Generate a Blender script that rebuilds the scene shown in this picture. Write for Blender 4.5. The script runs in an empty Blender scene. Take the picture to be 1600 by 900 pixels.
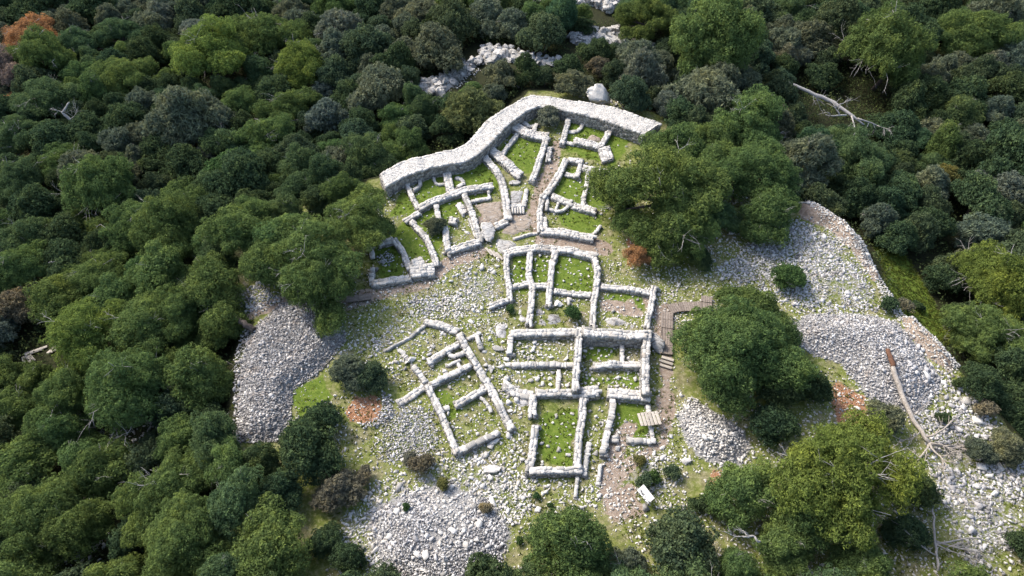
import bpy, bmesh, math, random
import numpy as np
from mathutils import Matrix, Vector, Euler

# ------------------------------------------------------------------ camera, world, sun, exposure
C = bpy.context.scene.collection
SC = bpy.context.scene
HCAM, PITCH, FPX = 46.0, math.radians(48.0), 1066.7      # drone height, look-down angle, focal length in 1600-px units
cam_d = bpy.data.cameras.new('camera'); cam = bpy.data.objects.new('camera', cam_d); C.objects.link(cam)
cam_d.sensor_width = 36.0; cam_d.lens = FPX / 1600.0 * 36.0
cam_d.clip_start = 0.5; cam_d.clip_end = 2000
cam.location = (0, 0, HCAM); cam.rotation_euler = (math.pi / 2 - PITCH, 0, 0)
SC.camera = cam

SUN_EL, SUN_AZ = math.radians(44), math.radians(-50)     # azimuth from +Y, negative = to the left
W = bpy.data.worlds.new('World'); SC.world = W; W.use_nodes = True
nt = W.node_tree; nt.nodes.clear()
sky = nt.nodes.new('ShaderNodeTexSky'); sky.sky_type = 'NISHITA'; sky.sun_disc = False
sky.sun_elevation = SUN_EL; sky.sun_rotation = SUN_AZ; sky.air_density = 1.0; sky.dust_density = 3.0; sky.ozone_density = 0.5
bg = nt.nodes.new('ShaderNodeBackground'); bg.inputs['Strength'].default_value = 0.15
wo = nt.nodes.new('ShaderNodeOutputWorld')
nt.links.new(sky.outputs[0], bg.inputs[0]); nt.links.new(bg.outputs[0], wo.inputs[0])
sd = bpy.data.lights.new('sun', 'SUN'); sd.energy = 2.0; sd.angle = math.radians(14.0); sd.color = (1.0, 0.935, 0.845)
sun = bpy.data.objects.new('sun', sd); C.objects.link(sun)
sdir = Vector((math.sin(SUN_AZ) * math.cos(SUN_EL), math.cos(SUN_AZ) * math.cos(SUN_EL), math.sin(SUN_EL)))
sun.rotation_euler = sdir.to_track_quat('Z', 'Y').to_euler()
sun.location = sdir * 200
SC.view_settings.view_transform = 'Standard'; SC.view_settings.look = 'None'
SC.view_settings.exposure = 1.15; SC.view_settings.gamma = 1.0; SC.view_settings.use_curve_mapping = False
SC.render.engine = 'CYCLES'
SC.cycles.max_bounces = 5; SC.cycles.diffuse_bounces = 3; SC.cycles.glossy_bounces = 1
SC.cycles.transmission_bounces = 3; SC.cycles.transparent_max_bounces = 4
SC.cycles.use_denoising = True

RNG = np.random.default_rng(7)
random.seed(7)

# ------------------------------------------------------------------ numeric helpers
CP, SP = math.cos(PITCH), math.sin(PITCH)

def rays(uv):
    uv = np.atleast_2d(np.asarray(uv, float))
    du = (uv[:, 0] - 800) / FPX; dv = (uv[:, 1] - 450) / FPX
    return np.stack([du, CP - dv * SP, -SP - dv * CP], 1)

def flat(uv, z=0.0):
    d = rays(uv); t = (z - HCAM) / d[:, 2]
    return d[:, :2] * t[:, None]

def to_px(P):
    P = np.atleast_2d(np.asarray(P, float)); y = P[:, 1]; z = P[:, 2] - HCAM
    f = y * CP - z * SP; up = y * SP + z * CP
    return np.stack([800 + FPX * P[:, 0] / f, 450 - FPX * up / f], 1)

def sdf_poly(P, poly):
    """signed distance, positive inside"""
    poly = np.asarray(poly, float); P = np.asarray(P, float)
    dmin = np.full(len(P), 1e9); ins = np.zeros(len(P), bool)
    n = len(poly)
    for i in range(n):
        a = poly[i]; b = poly[(i + 1) % n]; e = b - a; w = P - a
        t = np.clip((w @ e) / max(e @ e, 1e-9), 0, 1)
        dmin = np.minimum(dmin, np.hypot(w[:, 0] - t * e[0], w[:, 1] - t * e[1]))
        c = ((a[1] <= P[:, 1]) & (b[1] > P[:, 1])) | ((b[1] <= P[:, 1]) & (a[1] > P[:, 1]))
        with np.errstate(divide='ignore', invalid='ignore'):
            xi = a[0] + (P[:, 1] - a[1]) / (b[1] - a[1]) * e[0]
        ins ^= c & (P[:, 0] < xi)
    return np.where(ins, dmin, -dmin)

def dist_line(P, line):
    line = np.asarray(line, float); dmin = np.full(len(P), 1e9)
    for a, b in zip(line[:-1], line[1:]):
        e = b - a; w = P - a; t = np.clip((w @ e) / max(e @ e, 1e-9), 0, 1)
        dmin = np.minimum(dmin, np.hypot(w[:, 0] - t * e[0], w[:, 1] - t * e[1]))
    return dmin

def sstep(a, b, x):
    t = np.clip((x - a) / (b - a), 0, 1); return t * t * (3 - 2 * t)

_tab = np.random.default_rng(3).random((256, 256))
def vnoise(x, y, s=1.0, o=0):
    x = np.asarray(x, float) / s + o * 17.3 + 500; y = np.asarray(y, float) / s + o * 9.1 + 500
    ix = np.floor(x).astype(int); iy = np.floor(y).astype(int); fx = x - ix; fy = y - iy
    fx = fx * fx * (3 - 2 * fx); fy = fy * fy * (3 - 2 * fy)
    g = lambda i, j: _tab[i % 256, j % 256]
    return (g(ix, iy) * (1 - fx) + g(ix + 1, iy) * fx) * (1 - fy) + (g(ix, iy + 1) * (1 - fx) + g(ix + 1, iy + 1) * fx) * fy
def fbm(x, y, s, o=0, n=4):
    r = 0; a = 0.5
    for i in range(n):
        r = r + a * vnoise(x, y, s / 2 ** i, o + i); a *= 0.5
    return r / (1 - 0.5 ** n)

# ------------------------------------------------------------------ the terrain as a height field
PLATEAU = flat([(368, 695), (372, 640), (374, 560), (388, 505), (350, 430), (420, 340), (530, 290), (592, 275), (720, 235), (828, 140),
                (930, 145), (1040, 180), (1120, 230), (1240, 312), (1338, 368), (1362, 420), (1410, 490), (1500, 575), (1600, 690), (1780, 900),
                (1800, 1100), (200, 1100), (330, 850)])
HEAPS = {   # name: (pixel polygon, rise in metres, ramp in metres)
    'left': ([(396, 512), (440, 474), (470, 468), (505, 482), (536, 490), (541, 535), (505, 578), (458, 610), (456, 655), (432, 692), (366, 694), (374, 640), (376, 565)], 0.8, 1.6),
    'right': ([(1230, 505), (1262, 490), (1330, 486), (1400, 500), (1440, 545), (1478, 600), (1440, 650), (1400, 640), (1352, 622), (1312, 572), (1236, 545)], 1.0, 3.0),
    'bottom': ([(575, 800), (620, 770), (700, 750), (760, 780), (806, 830), (780, 900), (690, 930), (590, 900)], 0.7, 3.0),
    'rampart': ([(1240, 320), (1262, 310), (1310, 330), (1342, 370), (1352, 400), (1380, 432), (1366, 446), (1335, 402), (1290, 358), (1250, 345)], 0.9, 1.1),
    'rampart_low': ([(1402, 493), (1425, 493), (1470, 535), (1498, 570), (1485, 586), (1450, 562), (1413, 522)], 0.9, 1.1),
    'path': ([(1052, 650), (1075, 615), (1110, 640), (1160, 670), (1180, 705), (1140, 740), (1085, 715)], 0.8, 2.0),
}
HEAPW = {k: flat(v[0]) for k, v in HEAPS.items()}
GX = np.arange(-150, 150.1, 0.5); GY = np.arange(-30, 210.1, 0.5)
_gx, _gy = np.meshgrid(GX, GY); _P = np.stack([_gx.ravel(), _gy.ravel()], 1)
_d = -sdf_poly(_P, PLATEAU); _do = np.maximum(_d, 0)
_back = np.exp(-((_P[:, 0] - 6) / 26) ** 2) * sstep(66, 78, _P[:, 1])
_h = -(1.6 * sstep(0, 2.2, _d) + 7.0 * (1 - np.exp(-_do / 22.0))) * (1 - 0.75 * _back)
_h += 0.5 * (fbm(_P[:, 0], _P[:, 1], 14) - 0.5) + 2.5 * (fbm(_P[:, 0], _P[:, 1], 40, 5) - 0.5) * sstep(0, 15, _d)
for k, (pp, rise, ramp) in HEAPS.items():
    di = sdf_poly(_P, HEAPW[k]); _h += rise * sstep(0, ramp, di) + np.where(di > 0, 0.35 * (fbm(_P[:, 0], _P[:, 1], 2.2, 8) - 0.5), 0)
HM = _h.reshape(_gx.shape)

def hgt(x, y):
    x = np.asarray(x, float); y = np.asarray(y, float)
    fx = np.clip((x - GX[0]) / 0.5, 0, len(GX) - 1.001); fy = np.clip((y - GY[0]) / 0.5, 0, len(GY) - 1.001)
    i = fx.astype(int); j = fy.astype(int); a = fx - i; b = fy - j
    return (HM[j, i] * (1 - a) + HM[j, i + 1] * a) * (1 - b) + (HM[j + 1, i] * (1 - a) + HM[j + 1, i + 1] * a) * b

def at(uv, dz=0.0):
    """world points seen at photo pixels uv, dz above the terrain"""
    d = rays(uv); t = (0 - HCAM) / d[:, 2]
    for _ in range(40):
        z = hgt(d[:, 0] * t, d[:, 1] * t) + dz
        t = 0.5 * t + 0.5 * (z - HCAM) / d[:, 2]
    P = d * t[:, None]; P[:, 2] += HCAM
    return P

def at1(u, v, dz=0.0): return at([(u, v)], dz)[0]
def mpp(P):
    """metres per photo pixel at world point P"""
    return (P[1] * CP - (P[2] - HCAM) * SP) / FPX

# ------------------------------------------------------------------ object helpers
def tag(o, label=None, cat=None, group=None, kind=None):
    if label: o['label'] = label
    if cat: o['category'] = cat
    if group: o['group'] = group
    if kind: o['kind'] = kind
    return o

def empty(name, loc):
    o = bpy.data.objects.new(name, None); C.objects.link(o); o.location = loc; o.empty_display_size = 0.3
    return o

def mesh_np(name, V, F, mat=None, smooth=False):
    """V (n,3), F (m,k) with constant k"""
    V = np.ascontiguousarray(V, np.float32); F = np.ascontiguousarray(F, np.int32)
    me = bpy.data.meshes.new(name); k = F.shape[1]
    me.vertices.add(len(V)); me.vertices.foreach_set('co', V.ravel())
    me.loops.add(F.size); me.loops.foreach_set('vertex_index', F.ravel())
    me.polygons.add(len(F)); me.polygons.foreach_set('loop_start', np.arange(0, F.size, k, dtype=np.int32))
    if smooth: me.polygons.foreach_set('use_smooth', np.ones(len(F), bool))
    me.update(calc_edges=True)
    if mat: me.materials.append(mat)
    return me

def link(name, me, parent=None, loc=None):
    o = bpy.data.objects.new(name, me); C.objects.link(o)
    if parent: o.parent = parent
    if loc is not None: o.location = loc
    return o

class Bag:
    """collects shapes into one mesh"""
    def __init__(s): s.V = []; s.F = []; s.n = 0
    def add(s, V, F):
        s.V.append(np.asarray(V, float)); s.F.append(np.asarray(F, int) + s.n); s.n += len(V)
    def mesh(s, name, mat, smooth=False, origin=(0, 0, 0)):
        return mesh_np(name, np.concatenate(s.V) - np.asarray(origin), np.concatenate(s.F), mat, smooth)

def tube(pts, rad, sides=6):
    pts = np.asarray(pts, float); n = len(pts); rad = np.broadcast_to(rad, (n,)) if np.ndim(rad) == 0 else np.asarray(rad, float)
    T = np.gradient(pts, axis=0); T /= np.linalg.norm(T, axis=1)[:, None] + 1e-9
    V = []
    for p, t, r in zip(pts, T, rad):
        a = np.cross(t, (0.13, 0.27, 0.95)); a /= np.linalg.norm(a) + 1e-9; b = np.cross(t, a)
        for k in range(sides):
            th = 2 * math.pi * k / sides; V.append(p + r * (math.cos(th) * a + math.sin(th) * b))
    F = []
    for i in range(n - 1):
        for k in range(sides):
            k2 = (k + 1) % sides
            A, B_, D, E = i * sides + k, i * sides + k2, (i + 1) * sides + k2, (i + 1) * sides + k
            F += [(A, B_, D), (A, D, E)]
    c0 = len(V); V.append(pts[0]); c1 = len(V); V.append(pts[-1])
    for k in range(sides):
        k2 = (k + 1) % sides; F.append((c0, k2, k)); F.append((c1, (n - 1) * sides + k, (n - 1) * sides + k2))
    return np.array(V), np.array(F)

# ------------------------------------------------------------------ materials
def new_mat(name):
    m = bpy.data.materials.new(name); m.use_nodes = True; t = m.node_tree; t.nodes.clear()
    return m, t, t.nodes, t.links

def N(nodes, typ, **kw):
    n = nodes.new(typ)
    for k, v in kw.items():
        if k in n.inputs: n.inputs[k].default_value = v
        else: setattr(n, k, v)
    return n

def mixc(t, fac, a, b, mode='MIX'):
    n = t.nodes.new('ShaderNodeMix'); n.data_type = 'RGBA'; n.blend_type = mode
    for s, v in ((n.inputs[0], fac), (n.inputs[6], a), (n.inputs[7], b)):
        if hasattr(v, 'is_linked') or isinstance(v, bpy.types.NodeSocket): t.links.new(v, s)
        elif isinstance(v, (tuple, list)): s.default_value = (*v, 1) if len(v) == 3 else v
        else: s.default_value = v
    return n.outputs[2]

def math_(t, op, a, b=None, clamp=False):
    n = t.nodes.new('ShaderNodeMath'); n.operation = op; n.use_clamp = clamp
    for s, v in zip(n.inputs, (a, b)):
        if v is None: continue
        if isinstance(v, bpy.types.NodeSocket): t.links.new(v, s)
        else: s.default_value = v
    return n.outputs[0]

def ramp(t, fac, stops):
    n = t.nodes.new('ShaderNodeValToRGB'); e = n.color_ramp.elements
    while len(e) < len(stops): e.new(0.5)
    for x, (p, c) in zip(e, stops): x.position = p; x.color = (*c, 1) if len(c) == 3 else c
    t.links.new(fac, n.inputs[0]); return n.outputs[0]

def noise(t, scale, detail=4, coord=None, rough=0.6):
    n = t.nodes.new('ShaderNodeTexNoise'); n.inputs['Scale'].default_value = scale; n.inputs['Detail'].default_value = detail
    n.inputs['Roughness'].default_value = rough
    if coord is not None: t.links.new(coord, n.inputs['Vector'])
    return n.outputs[0]

def finish(t, col, rough=0.9, bump=None, bstr=0.4, bdist=0.05, spec=0.2):
    b = t.nodes.new('ShaderNodeBsdfPrincipled'); o = t.nodes.new('ShaderNodeOutputMaterial')
    if isinstance(col, bpy.types.NodeSocket): t.links.new(col, b.inputs['Base Color'])
    else: b.inputs['Base Color'].default_value = (*col, 1)
    b.inputs['Roughness'].default_value = rough; b.inputs['Specular IOR Level'].default_value = spec
    if bump is not None:
        n = t.nodes.new('ShaderNodeBump'); n.inputs['Strength'].default_value = bstr; n.inputs['Distance'].default_value = bdist
        t.links.new(bump, n.inputs['Height']); t.links.new(n.outputs[0], b.inputs['Normal'])
    t.links.new(b.outputs[0], o.inputs[0])

def stone_mat(name, stops, lichen=(0.2, 0.2, 0.19), lichen_amt=0.5, warm=0.25, cracks=False):
    """per-stone tone, lichen and rust patches, fine relief"""
    m, t, ns, ls = new_mat(name)
    geo = ns.new('ShaderNodeNewGeometry'); oi = ns.new('ShaderNodeObjectInfo')
    r = math_(t, 'FRACT', math_(t, 'ADD', geo.outputs['Random Per Island'], oi.outputs['Random']))
    base = ramp(t, r, [(p_, tuple(0.88 * x for x in c_)) for p_, c_ in stops])
    pos = geo.outputs['Position']
    l = ramp(t, noise(t, 2.6, 6, pos, 0.7), [(0.50, (0, 0, 0)), (0.68, (1, 1, 1))])
    c = mixc(t, math_(t, 'MULTIPLY', l, lichen_amt), base, lichen)
    w = ramp(t, noise(t, 0.9, 4, pos), [(0.55, (0, 0, 0)), (0.75, (1, 1, 1))])
    c = mixc(t, math_(t, 'MULTIPLY', w, warm), c, (0.50, 0.36, 0.24))
    if cracks:
        mp = ns.new('ShaderNodeMapping'); ls.new(pos, mp.inputs[0]); mp.inputs['Rotation'].default_value = (0, 0, .6); mp.inputs['Scale'].default_value = (1.0, 2.6, 1.0)
        vo = ns.new('ShaderNodeTexVoronoi'); vo.feature = 'DISTANCE_TO_EDGE'; vo.inputs['Scale'].default_value = .9; ls.new(mp.outputs[0], vo.inputs['Vector'])
        k = ramp(t, math_(t, 'ADD', vo.outputs[0], math_(t, 'MULTIPLY', math_(t, 'SUBTRACT', noise(t, 5, 4, pos), .5), .12)), [(0.0, (1, 1, 1)), (0.06, (0, 0, 0))])
        c = mixc(t, math_(t, 'MULTIPLY', k, .8), c, (.09, .08, .07))
    f = noise(t, 14, 3, pos)
    c = mixc(t, 0.35, c, ramp(t, f, [(0.3, (0.35, 0.35, 0.35)), (0.7, (1, 1, 1))]), 'MULTIPLY')
    finish(t, c, 0.9, f, 0.5, 0.05)
    return m

M = {}
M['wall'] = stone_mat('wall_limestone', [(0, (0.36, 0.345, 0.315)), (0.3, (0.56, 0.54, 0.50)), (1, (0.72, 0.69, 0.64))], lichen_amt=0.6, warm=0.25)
M['face'] = stone_mat('shaded_face_limestone', [(0, (0.17, 0.163, 0.15)), (0.5, (0.32, 0.305, 0.28)), (1, (0.50, 0.48, 0.44))], lichen_amt=0.5, warm=0.2)  # same limestone as the caps, darkened to paint in the shade on wall sides
M['pale'] = stone_mat('pale_rubble', [(0, (0.34, 0.325, 0.30)), (0.3, (0.64, 0.615, 0.57)), (1, (0.84, 0.81, 0.75))], lichen_amt=0.35, warm=0.2)
M['grey'] = stone_mat('grey_rubble', [(0, (0.17, 0.16, 0.155)), (0.4, (0.36, 0.345, 0.335)), (0.8, (0.54, 0.52, 0.50)), (1, (0.80, 0.76, 0.71))], lichen_amt=0.4, warm=0.35)
M['light'] = stone_mat('bluish_rubble', [(0, (0.22, 0.215, 0.215)), (0.35, (0.47, 0.46, 0.46)), (0.8, (0.66, 0.65, 0.64)), (1, (0.84, 0.82, 0.78))], lichen_amt=0.4, warm=0.28)
M['rock'] = stone_mat('bedrock', [(0, (0.5, 0.49, 0.46)), (1, (0.62, 0.6, 0.57))], lichen_amt=0.7, warm=0.2, cracks=True)
M['brownrock'] = stone_mat('trodden_bedrock', [(0, (0.34, 0.28, 0.22)), (1, (0.38, 0.32, 0.26))], lichen=(0.42, 0.40, 0.38), lichen_amt=0.8, warm=0.5, cracks=True)
M['dark'] = stone_mat('dark_bedrock', [(0, (0.36, 0.355, 0.35)), (1, (0.46, 0.455, 0.44))], lichen_amt=0.7, warm=0.25, cracks=True)

def mortar_mat():
    m, t, ns, ls = new_mat('pebble_mortar'); geo = ns.new('ShaderNodeNewGeometry'); pos = geo.outputs['Position']
    v = ns.new('ShaderNodeTexVoronoi'); v.inputs['Scale'].default_value = 5.5; ls.new(pos, v.inputs['Vector'])
    c = ramp(t, noise(t, 3, 6, pos, 0.7), [(0.3, (0.36, 0.34, 0.31)), (0.5, (0.56, 0.54, 0.50)), (0.75, (0.66, 0.64, 0.60))])
    c = mixc(t, 0.5, c, ramp(t, v.outputs['Distance'], [(0.0, (1, 1, 1)), (0.75, (0.5, 0.5, 0.5))]), 'MULTIPLY')
    inv = math_(t, 'SUBTRACT', 1.0, v.outputs['Distance'])
    finish(t, c, 0.95, inv, 0.8, 0.08)
    return m
M['mortar'] = mortar_mat()

def leaf_mat():
    m, t, ns, ls = new_mat('foliage'); oi = ns.new('ShaderNodeObjectInfo'); geo = ns.new('ShaderNodeNewGeometry')
    pos = geo.outputs['Position']
    v = noise(t, 0.33, 4, pos)
    c = mixc(t, 0.75, oi.outputs['Color'], ramp(t, v, [(0.3, (0.70, 0.78, 0.82)), (0.52, (1.06, 1.06, 1.06)), (0.72, (1.55, 1.36, 1.0))]), 'MULTIPLY')
    v2 = noise(t, 2.1, 2, pos)
    c = mixc(t, 0.8, c, ramp(t, v2, [(0.35, (0.60, 0.64, 0.68)), (0.5, (0.95, 0.95, 0.95)), (0.68, (1.5, 1.42, 1.15))]), 'MULTIPLY')
    c = mixc(t, 0.4, c, ramp(t, geo.outputs['Random Per Island'], [(0, (0.6, 0.6, 0.6)), (1, (1.35, 1.35, 1.25))]), 'MULTIPLY')
    d = ns.new('ShaderNodeBsdfDiffuse'); tr = ns.new('ShaderNodeBsdfTranslucent'); mx = ns.new('ShaderNodeMixShader'); o = ns.new('ShaderNodeOutputMaterial')
    ls.new(c, d.inputs[0]); ls.new(c, tr.inputs[0]); mx.inputs[0].default_value = 0.33
    ls.new(d.outputs[0], mx.inputs[1]); ls.new(tr.outputs[0], mx.inputs[2]); ls.new(mx.outputs[0], o.inputs[0])
    return m
M['leaf'] = leaf_mat()

def simple_mat(name, a, b, scale=4, rough=0.9):
    m, t, ns, ls = new_mat(name); geo = ns.new('ShaderNodeNewGeometry'); f = noise(t, scale, 5, geo.outputs['Position'])
    oi = ns.new('ShaderNodeObjectInfo')
    c = mixc(t, ramp(t, f, [(0.3, (0, 0, 0)), (0.7, (1, 1, 1))]), a, b)
    c = mixc(t, 0.5, c, ramp(t, oi.outputs['Random'], [(0, (0.65, 0.65, 0.65)), (1, (1.2, 1.2, 1.2))]), 'MULTIPLY')
    finish(t, c, rough, f, 0.3, 0.03)
    return m
M['bark'] = simple_mat('bark', (0.045, 0.035, 0.03), (0.12, 0.1, 0.085), 6)
M['twig'] = simple_mat('dead_twig', (0.24, 0.225, 0.21), (0.42, 0.40, 0.375), 5)
M['bleached'] = simple_mat('bleached_wood', (0.20, 0.175, 0.15), (0.50, 0.455, 0.40), 9)
M['rustbark'] = simple_mat('rusty_bark', (0.06, 0.035, 0.026), (0.21, 0.105, 0.062), 12)
M['plank'] = simple_mat('weathered_plank', (0.17, 0.135, 0.11), (0.29, 0.25, 0.215), 7)
M['paleplank'] = simple_mat('pale_plank', (0.32, 0.28, 0.23), (0.48, 0.44, 0.38), 7)
M['litter'] = simple_mat('rust_litter', (0.16, 0.06, 0.025), (0.42, 0.26, 0.16), 9)
M['metal'] = simple_mat('board_metal', (0.25, 0.25, 0.25), (0.3, 0.3, 0.3), 4, 0.5)

def ground_mat():
    m, t, ns, ls = new_mat('ground'); geo = ns.new('ShaderNodeNewGeometry'); pos = geo.outputs['Position']
    def A(n):
        a = ns.new('ShaderNodeAttribute'); a.attribute_name = n; return a.outputs['Fac']
    n1 = noise(t, 0.55, 6, pos, 0.65); n2 = noise(t, 3.0, 6, pos, 0.7); n3 = noise(t, 12, 4, pos, 0.7)
    grass = ramp(t, n2, [(0.28, (0.060, 0.088, 0.018)), (0.5, (0.145, 0.168, 0.042)), (0.72, (0.33, 0.31, 0.17))])
    lush = ramp(t, n2, [(0.28, (0.050, 0.082, 0.012)), (0.52, (0.108, 0.158, 0.024)), (0.78, (0.20, 0.215, 0.055))])
    soil = ramp(t, n2, [(0.25, (0.13, 0.095, 0.07)), (0.5, (0.26, 0.205, 0.16)), (0.75, (0.38, 0.33, 0.28))])
    grav = ramp(t, n3, [(0.3, (0.10, 0.097, 0.093)), (0.5, (0.24, 0.235, 0.23)), (0.75, (0.45, 0.44, 0.42))])
    red = ramp(t, n3, [(0.3, (0.15, 0.06, 0.028)), (0.5, (0.29, 0.145, 0.075)), (0.7, (0.48, 0.35, 0.25))])
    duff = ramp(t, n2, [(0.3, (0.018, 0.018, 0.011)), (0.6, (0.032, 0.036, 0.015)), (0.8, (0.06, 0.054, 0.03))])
    def edge(at_, amt=0.7):     # mask broken up by noise
        s = math_(t, 'ADD', at_, math_(t, 'MULTIPLY', math_(t, 'SUBTRACT', n2, 0.5), amt))
        return ramp(t, s, [(0.42, (0, 0, 0)), (0.58, (1, 1, 1))])
    dry = ramp(t, n1, [(0.48, (0, 0, 0)), (0.62, (1, 1, 1))])
    c = mixc(t, math_(t, 'MULTIPLY', dry, 0.45), grass, soil)
    c = mixc(t, edge(A('lush'), 0.5), c, lush)
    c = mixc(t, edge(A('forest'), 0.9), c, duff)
    c = mixc(t, edge(A('gravel'), 1.2), c, grav)
    c = mixc(t, edge(A('soil'), 0.9), c, soil)
    c = mixc(t, edge(A('red'), 0.6), c, red)
    finish(t, c, 0.95, n3, 0.7, 0.06, 0.1)
    return m
M['ground'] = ground_mat()

# ------------------------------------------------------------------ ground sheet
def ground():
    fine = 0.3
    def axis(a, b, lo, hi):
        mid = np.arange(a, b + 1e-6, fine); out = [mid[0]]; s = fine
        left = []
        while left[-1] > lo if left else True:
            s *= 1.22; left.append((left[-1] if left else a) - s)
        s = fine; right = []
        while right[-1] < hi if right else True:
            s *= 1.22; right.append((right[-1] if right else b) + s)
        return np.concatenate([np.array(left[::-1]), mid, np.array(right)])
    X = axis(-34, 46, -500, 500); Y = axis(13, 98, -300, 700)
    gx, gy = np.meshgrid(X, Y); x = gx.ravel(); y = gy.ravel(); z = hgt(x, y)
    z = z + 0.05 * (fbm(x, y, 1.2, 4) - 0.5)
    nx, ny = len(X), len(Y); idx = np.arange(nx * ny).reshape(ny, nx)
    F = np.stack([idx[:-1, :-1], idx[:-1, 1:], idx[1:, 1:], idx[1:, :-1]], -1).reshape(-1, 4)
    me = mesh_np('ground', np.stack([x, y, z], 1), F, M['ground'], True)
    P = np.stack([x, y], 1)
    def setm(name, v):
        a = me.attributes.new(name, 'FLOAT', 'POINT'); a.data.foreach_set('value', np.ascontiguousarray(np.clip(v, 0, 1), np.float32))
    warp = 1.6 * (fbm(x, y, 2.6, 40) - .5) + .8 * (fbm(x, y, .9, 44) - .5)
    def poly(pp, soft=0.5): return sstep(-soft * 1.6, soft * 1.6, sdf_poly(P, at(pp)[:, :2]) + warp)
    def line(pp, w, soft=0.4): return 1 - sstep(w - soft * 1.6, w + soft * 1.6, dist_line(P, at(pp)[:, :2]) + .7 * warp)
    mx = lambda *a: np.maximum.reduce(a)
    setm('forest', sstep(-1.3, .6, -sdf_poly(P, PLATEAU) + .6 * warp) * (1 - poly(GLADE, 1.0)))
    setm('lush', mx(*[poly(p, 0.4) for p in LUSH]))
    setm('soil', mx(*[line(p, w) for p, w in SOIL], *[poly(p, 0.5) for p in SOILP], *[sstep(-0.2, 0.5, sdf_poly(P, HEAPW[k])) for k in HEAPW if 'ramp' in k]))
    setm('red', mx(*[poly(p, 0.5) for p in RED]))
    setm('gravel', mx(*[sstep(-0.6, 0.9, sdf_poly(P, HEAPW[k]) + .5 * warp) for k in HEAPW if 'ramp' not in k], *[0.47 * poly(p, 1.2) for p in GRAV]))
    return tag(link('ground', me), kind='structure')

GLADE = [(1370, 385), (1400, 380), (1430, 430), (1470, 490), (1490, 530), (1440, 520), (1390, 440)]
LUSH = [[(640, 300), (690, 265), (770, 250), (785, 285), (770, 300), (720, 330), (690, 390), (680, 415), (650, 400), (625, 430), (590, 440), (590, 390), (640, 340)],
        [(780, 235), (810, 205), (850, 215), (835, 275), (800, 268)], [(885, 190), (960, 190), (985, 215), (960, 265), (890, 235)],
        [(870, 265), (925, 262), (960, 280), (945, 330), (870, 320)], [(875, 325), (940, 335), (930, 368), (870, 355)],
        [(800, 400), (930, 400), (930, 460), (800, 460)], [(845, 640), (905, 640), (900, 728), (840, 728)], [(958, 630), (1008, 632), (1014, 680), (960, 670)],
        [(672, 610), (700, 600), (720, 640), (700, 660)], [(945, 455), (1015, 465), (1005, 490), (945, 470)], [(910, 540), (965, 540), (965, 565), (910, 565)],
        [(915, 585), (1005, 585), (1005, 605), (915, 605)], [(455, 612), (505, 585), (520, 620), (470, 655)], [(1370, 385), (1400, 380), (1430, 430), (1470, 490), (1490, 530), (1440, 520), (1390, 440)],
        [(930, 455), (1010, 460), (1010, 480)], [(625, 305), (650, 300), (650, 330), (600, 345)]]
SOIL = [([(520, 478), (560, 466), (640, 447), (700, 412), (750, 393)], 0.8), ([(760, 345), (800, 350), (842, 355)], 1.0), ([(850, 375), (900, 375), (945, 388)], 0.8),
        ([(872, 225), (862, 260), (840, 310), (838, 345)], 0.7), ([(1042, 480), (1042, 575), (1040, 640), (1036, 690), (960, 745), (945, 770)], 0.6),
        ([(985, 670), (965, 700), (950, 750)], 0.7), ([(380, 500), (400, 485), (440, 470)], 0.8), ([(1015, 470), (1030, 500), (1030, 540)], 0.5)]
SOILP = [[(945, 770), (985, 760), (1000, 800), (960, 815)], [(945, 470), (990, 468), (1008, 490), (985, 500), (950, 480)], [(780, 320), (820, 310), (830, 345), (800, 360)]]
RED = [[(536, 642), (552, 616), (596, 614), (598, 648), (574, 668), (545, 660)], [(1295, 600), (1310, 595), (1350, 620), (1352, 665), (1315, 672), (1300, 650)],
       [(1110, 735), (1135, 732), (1142, 755), (1118, 762)], [(1000, 645), (1000, 646), (1001, 645)], [(985, 370), (1010, 372), (1010, 410), (990, 405)]]
GRAV = [[(590, 650), (680, 635), (690, 715), (640, 735), (600, 740)], [(700, 430), (785, 405), (790, 470), (700, 500)], [(560, 545), (660, 455), (700, 460), (650, 520), (590, 560)],
        [(500, 830), (560, 780), (620, 740), (720, 700), (820, 730), (830, 800), (800, 900), (520, 900)], [(1110, 410), (1240, 330), (1330, 372), (1380, 450), (1400, 490), (1290, 480), (1150, 440)],
        [(1440, 600), (1500, 580), (1620, 720), (1620, 900), (1500, 900), (1440, 760)], [(925, 735), (1000, 700), (1060, 730), (1040, 800), (960, 810)], [(370, 440), (400, 430), (420, 470), (380, 490)]]
ground()

# ------------------------------------------------------------------ stones
def block_variant(rng, rnd=0.07, jit=0.075):
    g = [-1, 0, 1]; pts = [(i, j, k) for i in g for j in g for k in g if (i, j, k) != (0, 0, 0)]
    ix = {p: n for n, p in enumerate(pts)}; V = np.array(pts, float)
    nrm = V / np.linalg.norm(V, axis=1)[:, None] * 1.25
    V = V * (1 - rnd) + nrm * rnd + rng.normal(0, jit, V.shape)
    F = []
    for ax in range(3):
        for s in (-1, 1):
            o = [a for a in range(3) if a != ax]
            for i in (-1, 0):
                for j in (-1, 0):
                    q = []
                    for di, dj in ((0, 0), (1, 0), (1, 1), (0, 1)):
                        p = [0, 0, 0]; p[ax] = s; p[o[0]] = i + di; p[o[1]] = j + dj; q.append(ix[tuple(p)])
                    if (s > 0) ^ (ax == 1): pass
                    else: q = q[::-1]
                    F += [(q[0], q[1], q[2]), (q[0], q[2], q[3])]
    return V * 0.5, np.array(F)

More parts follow.
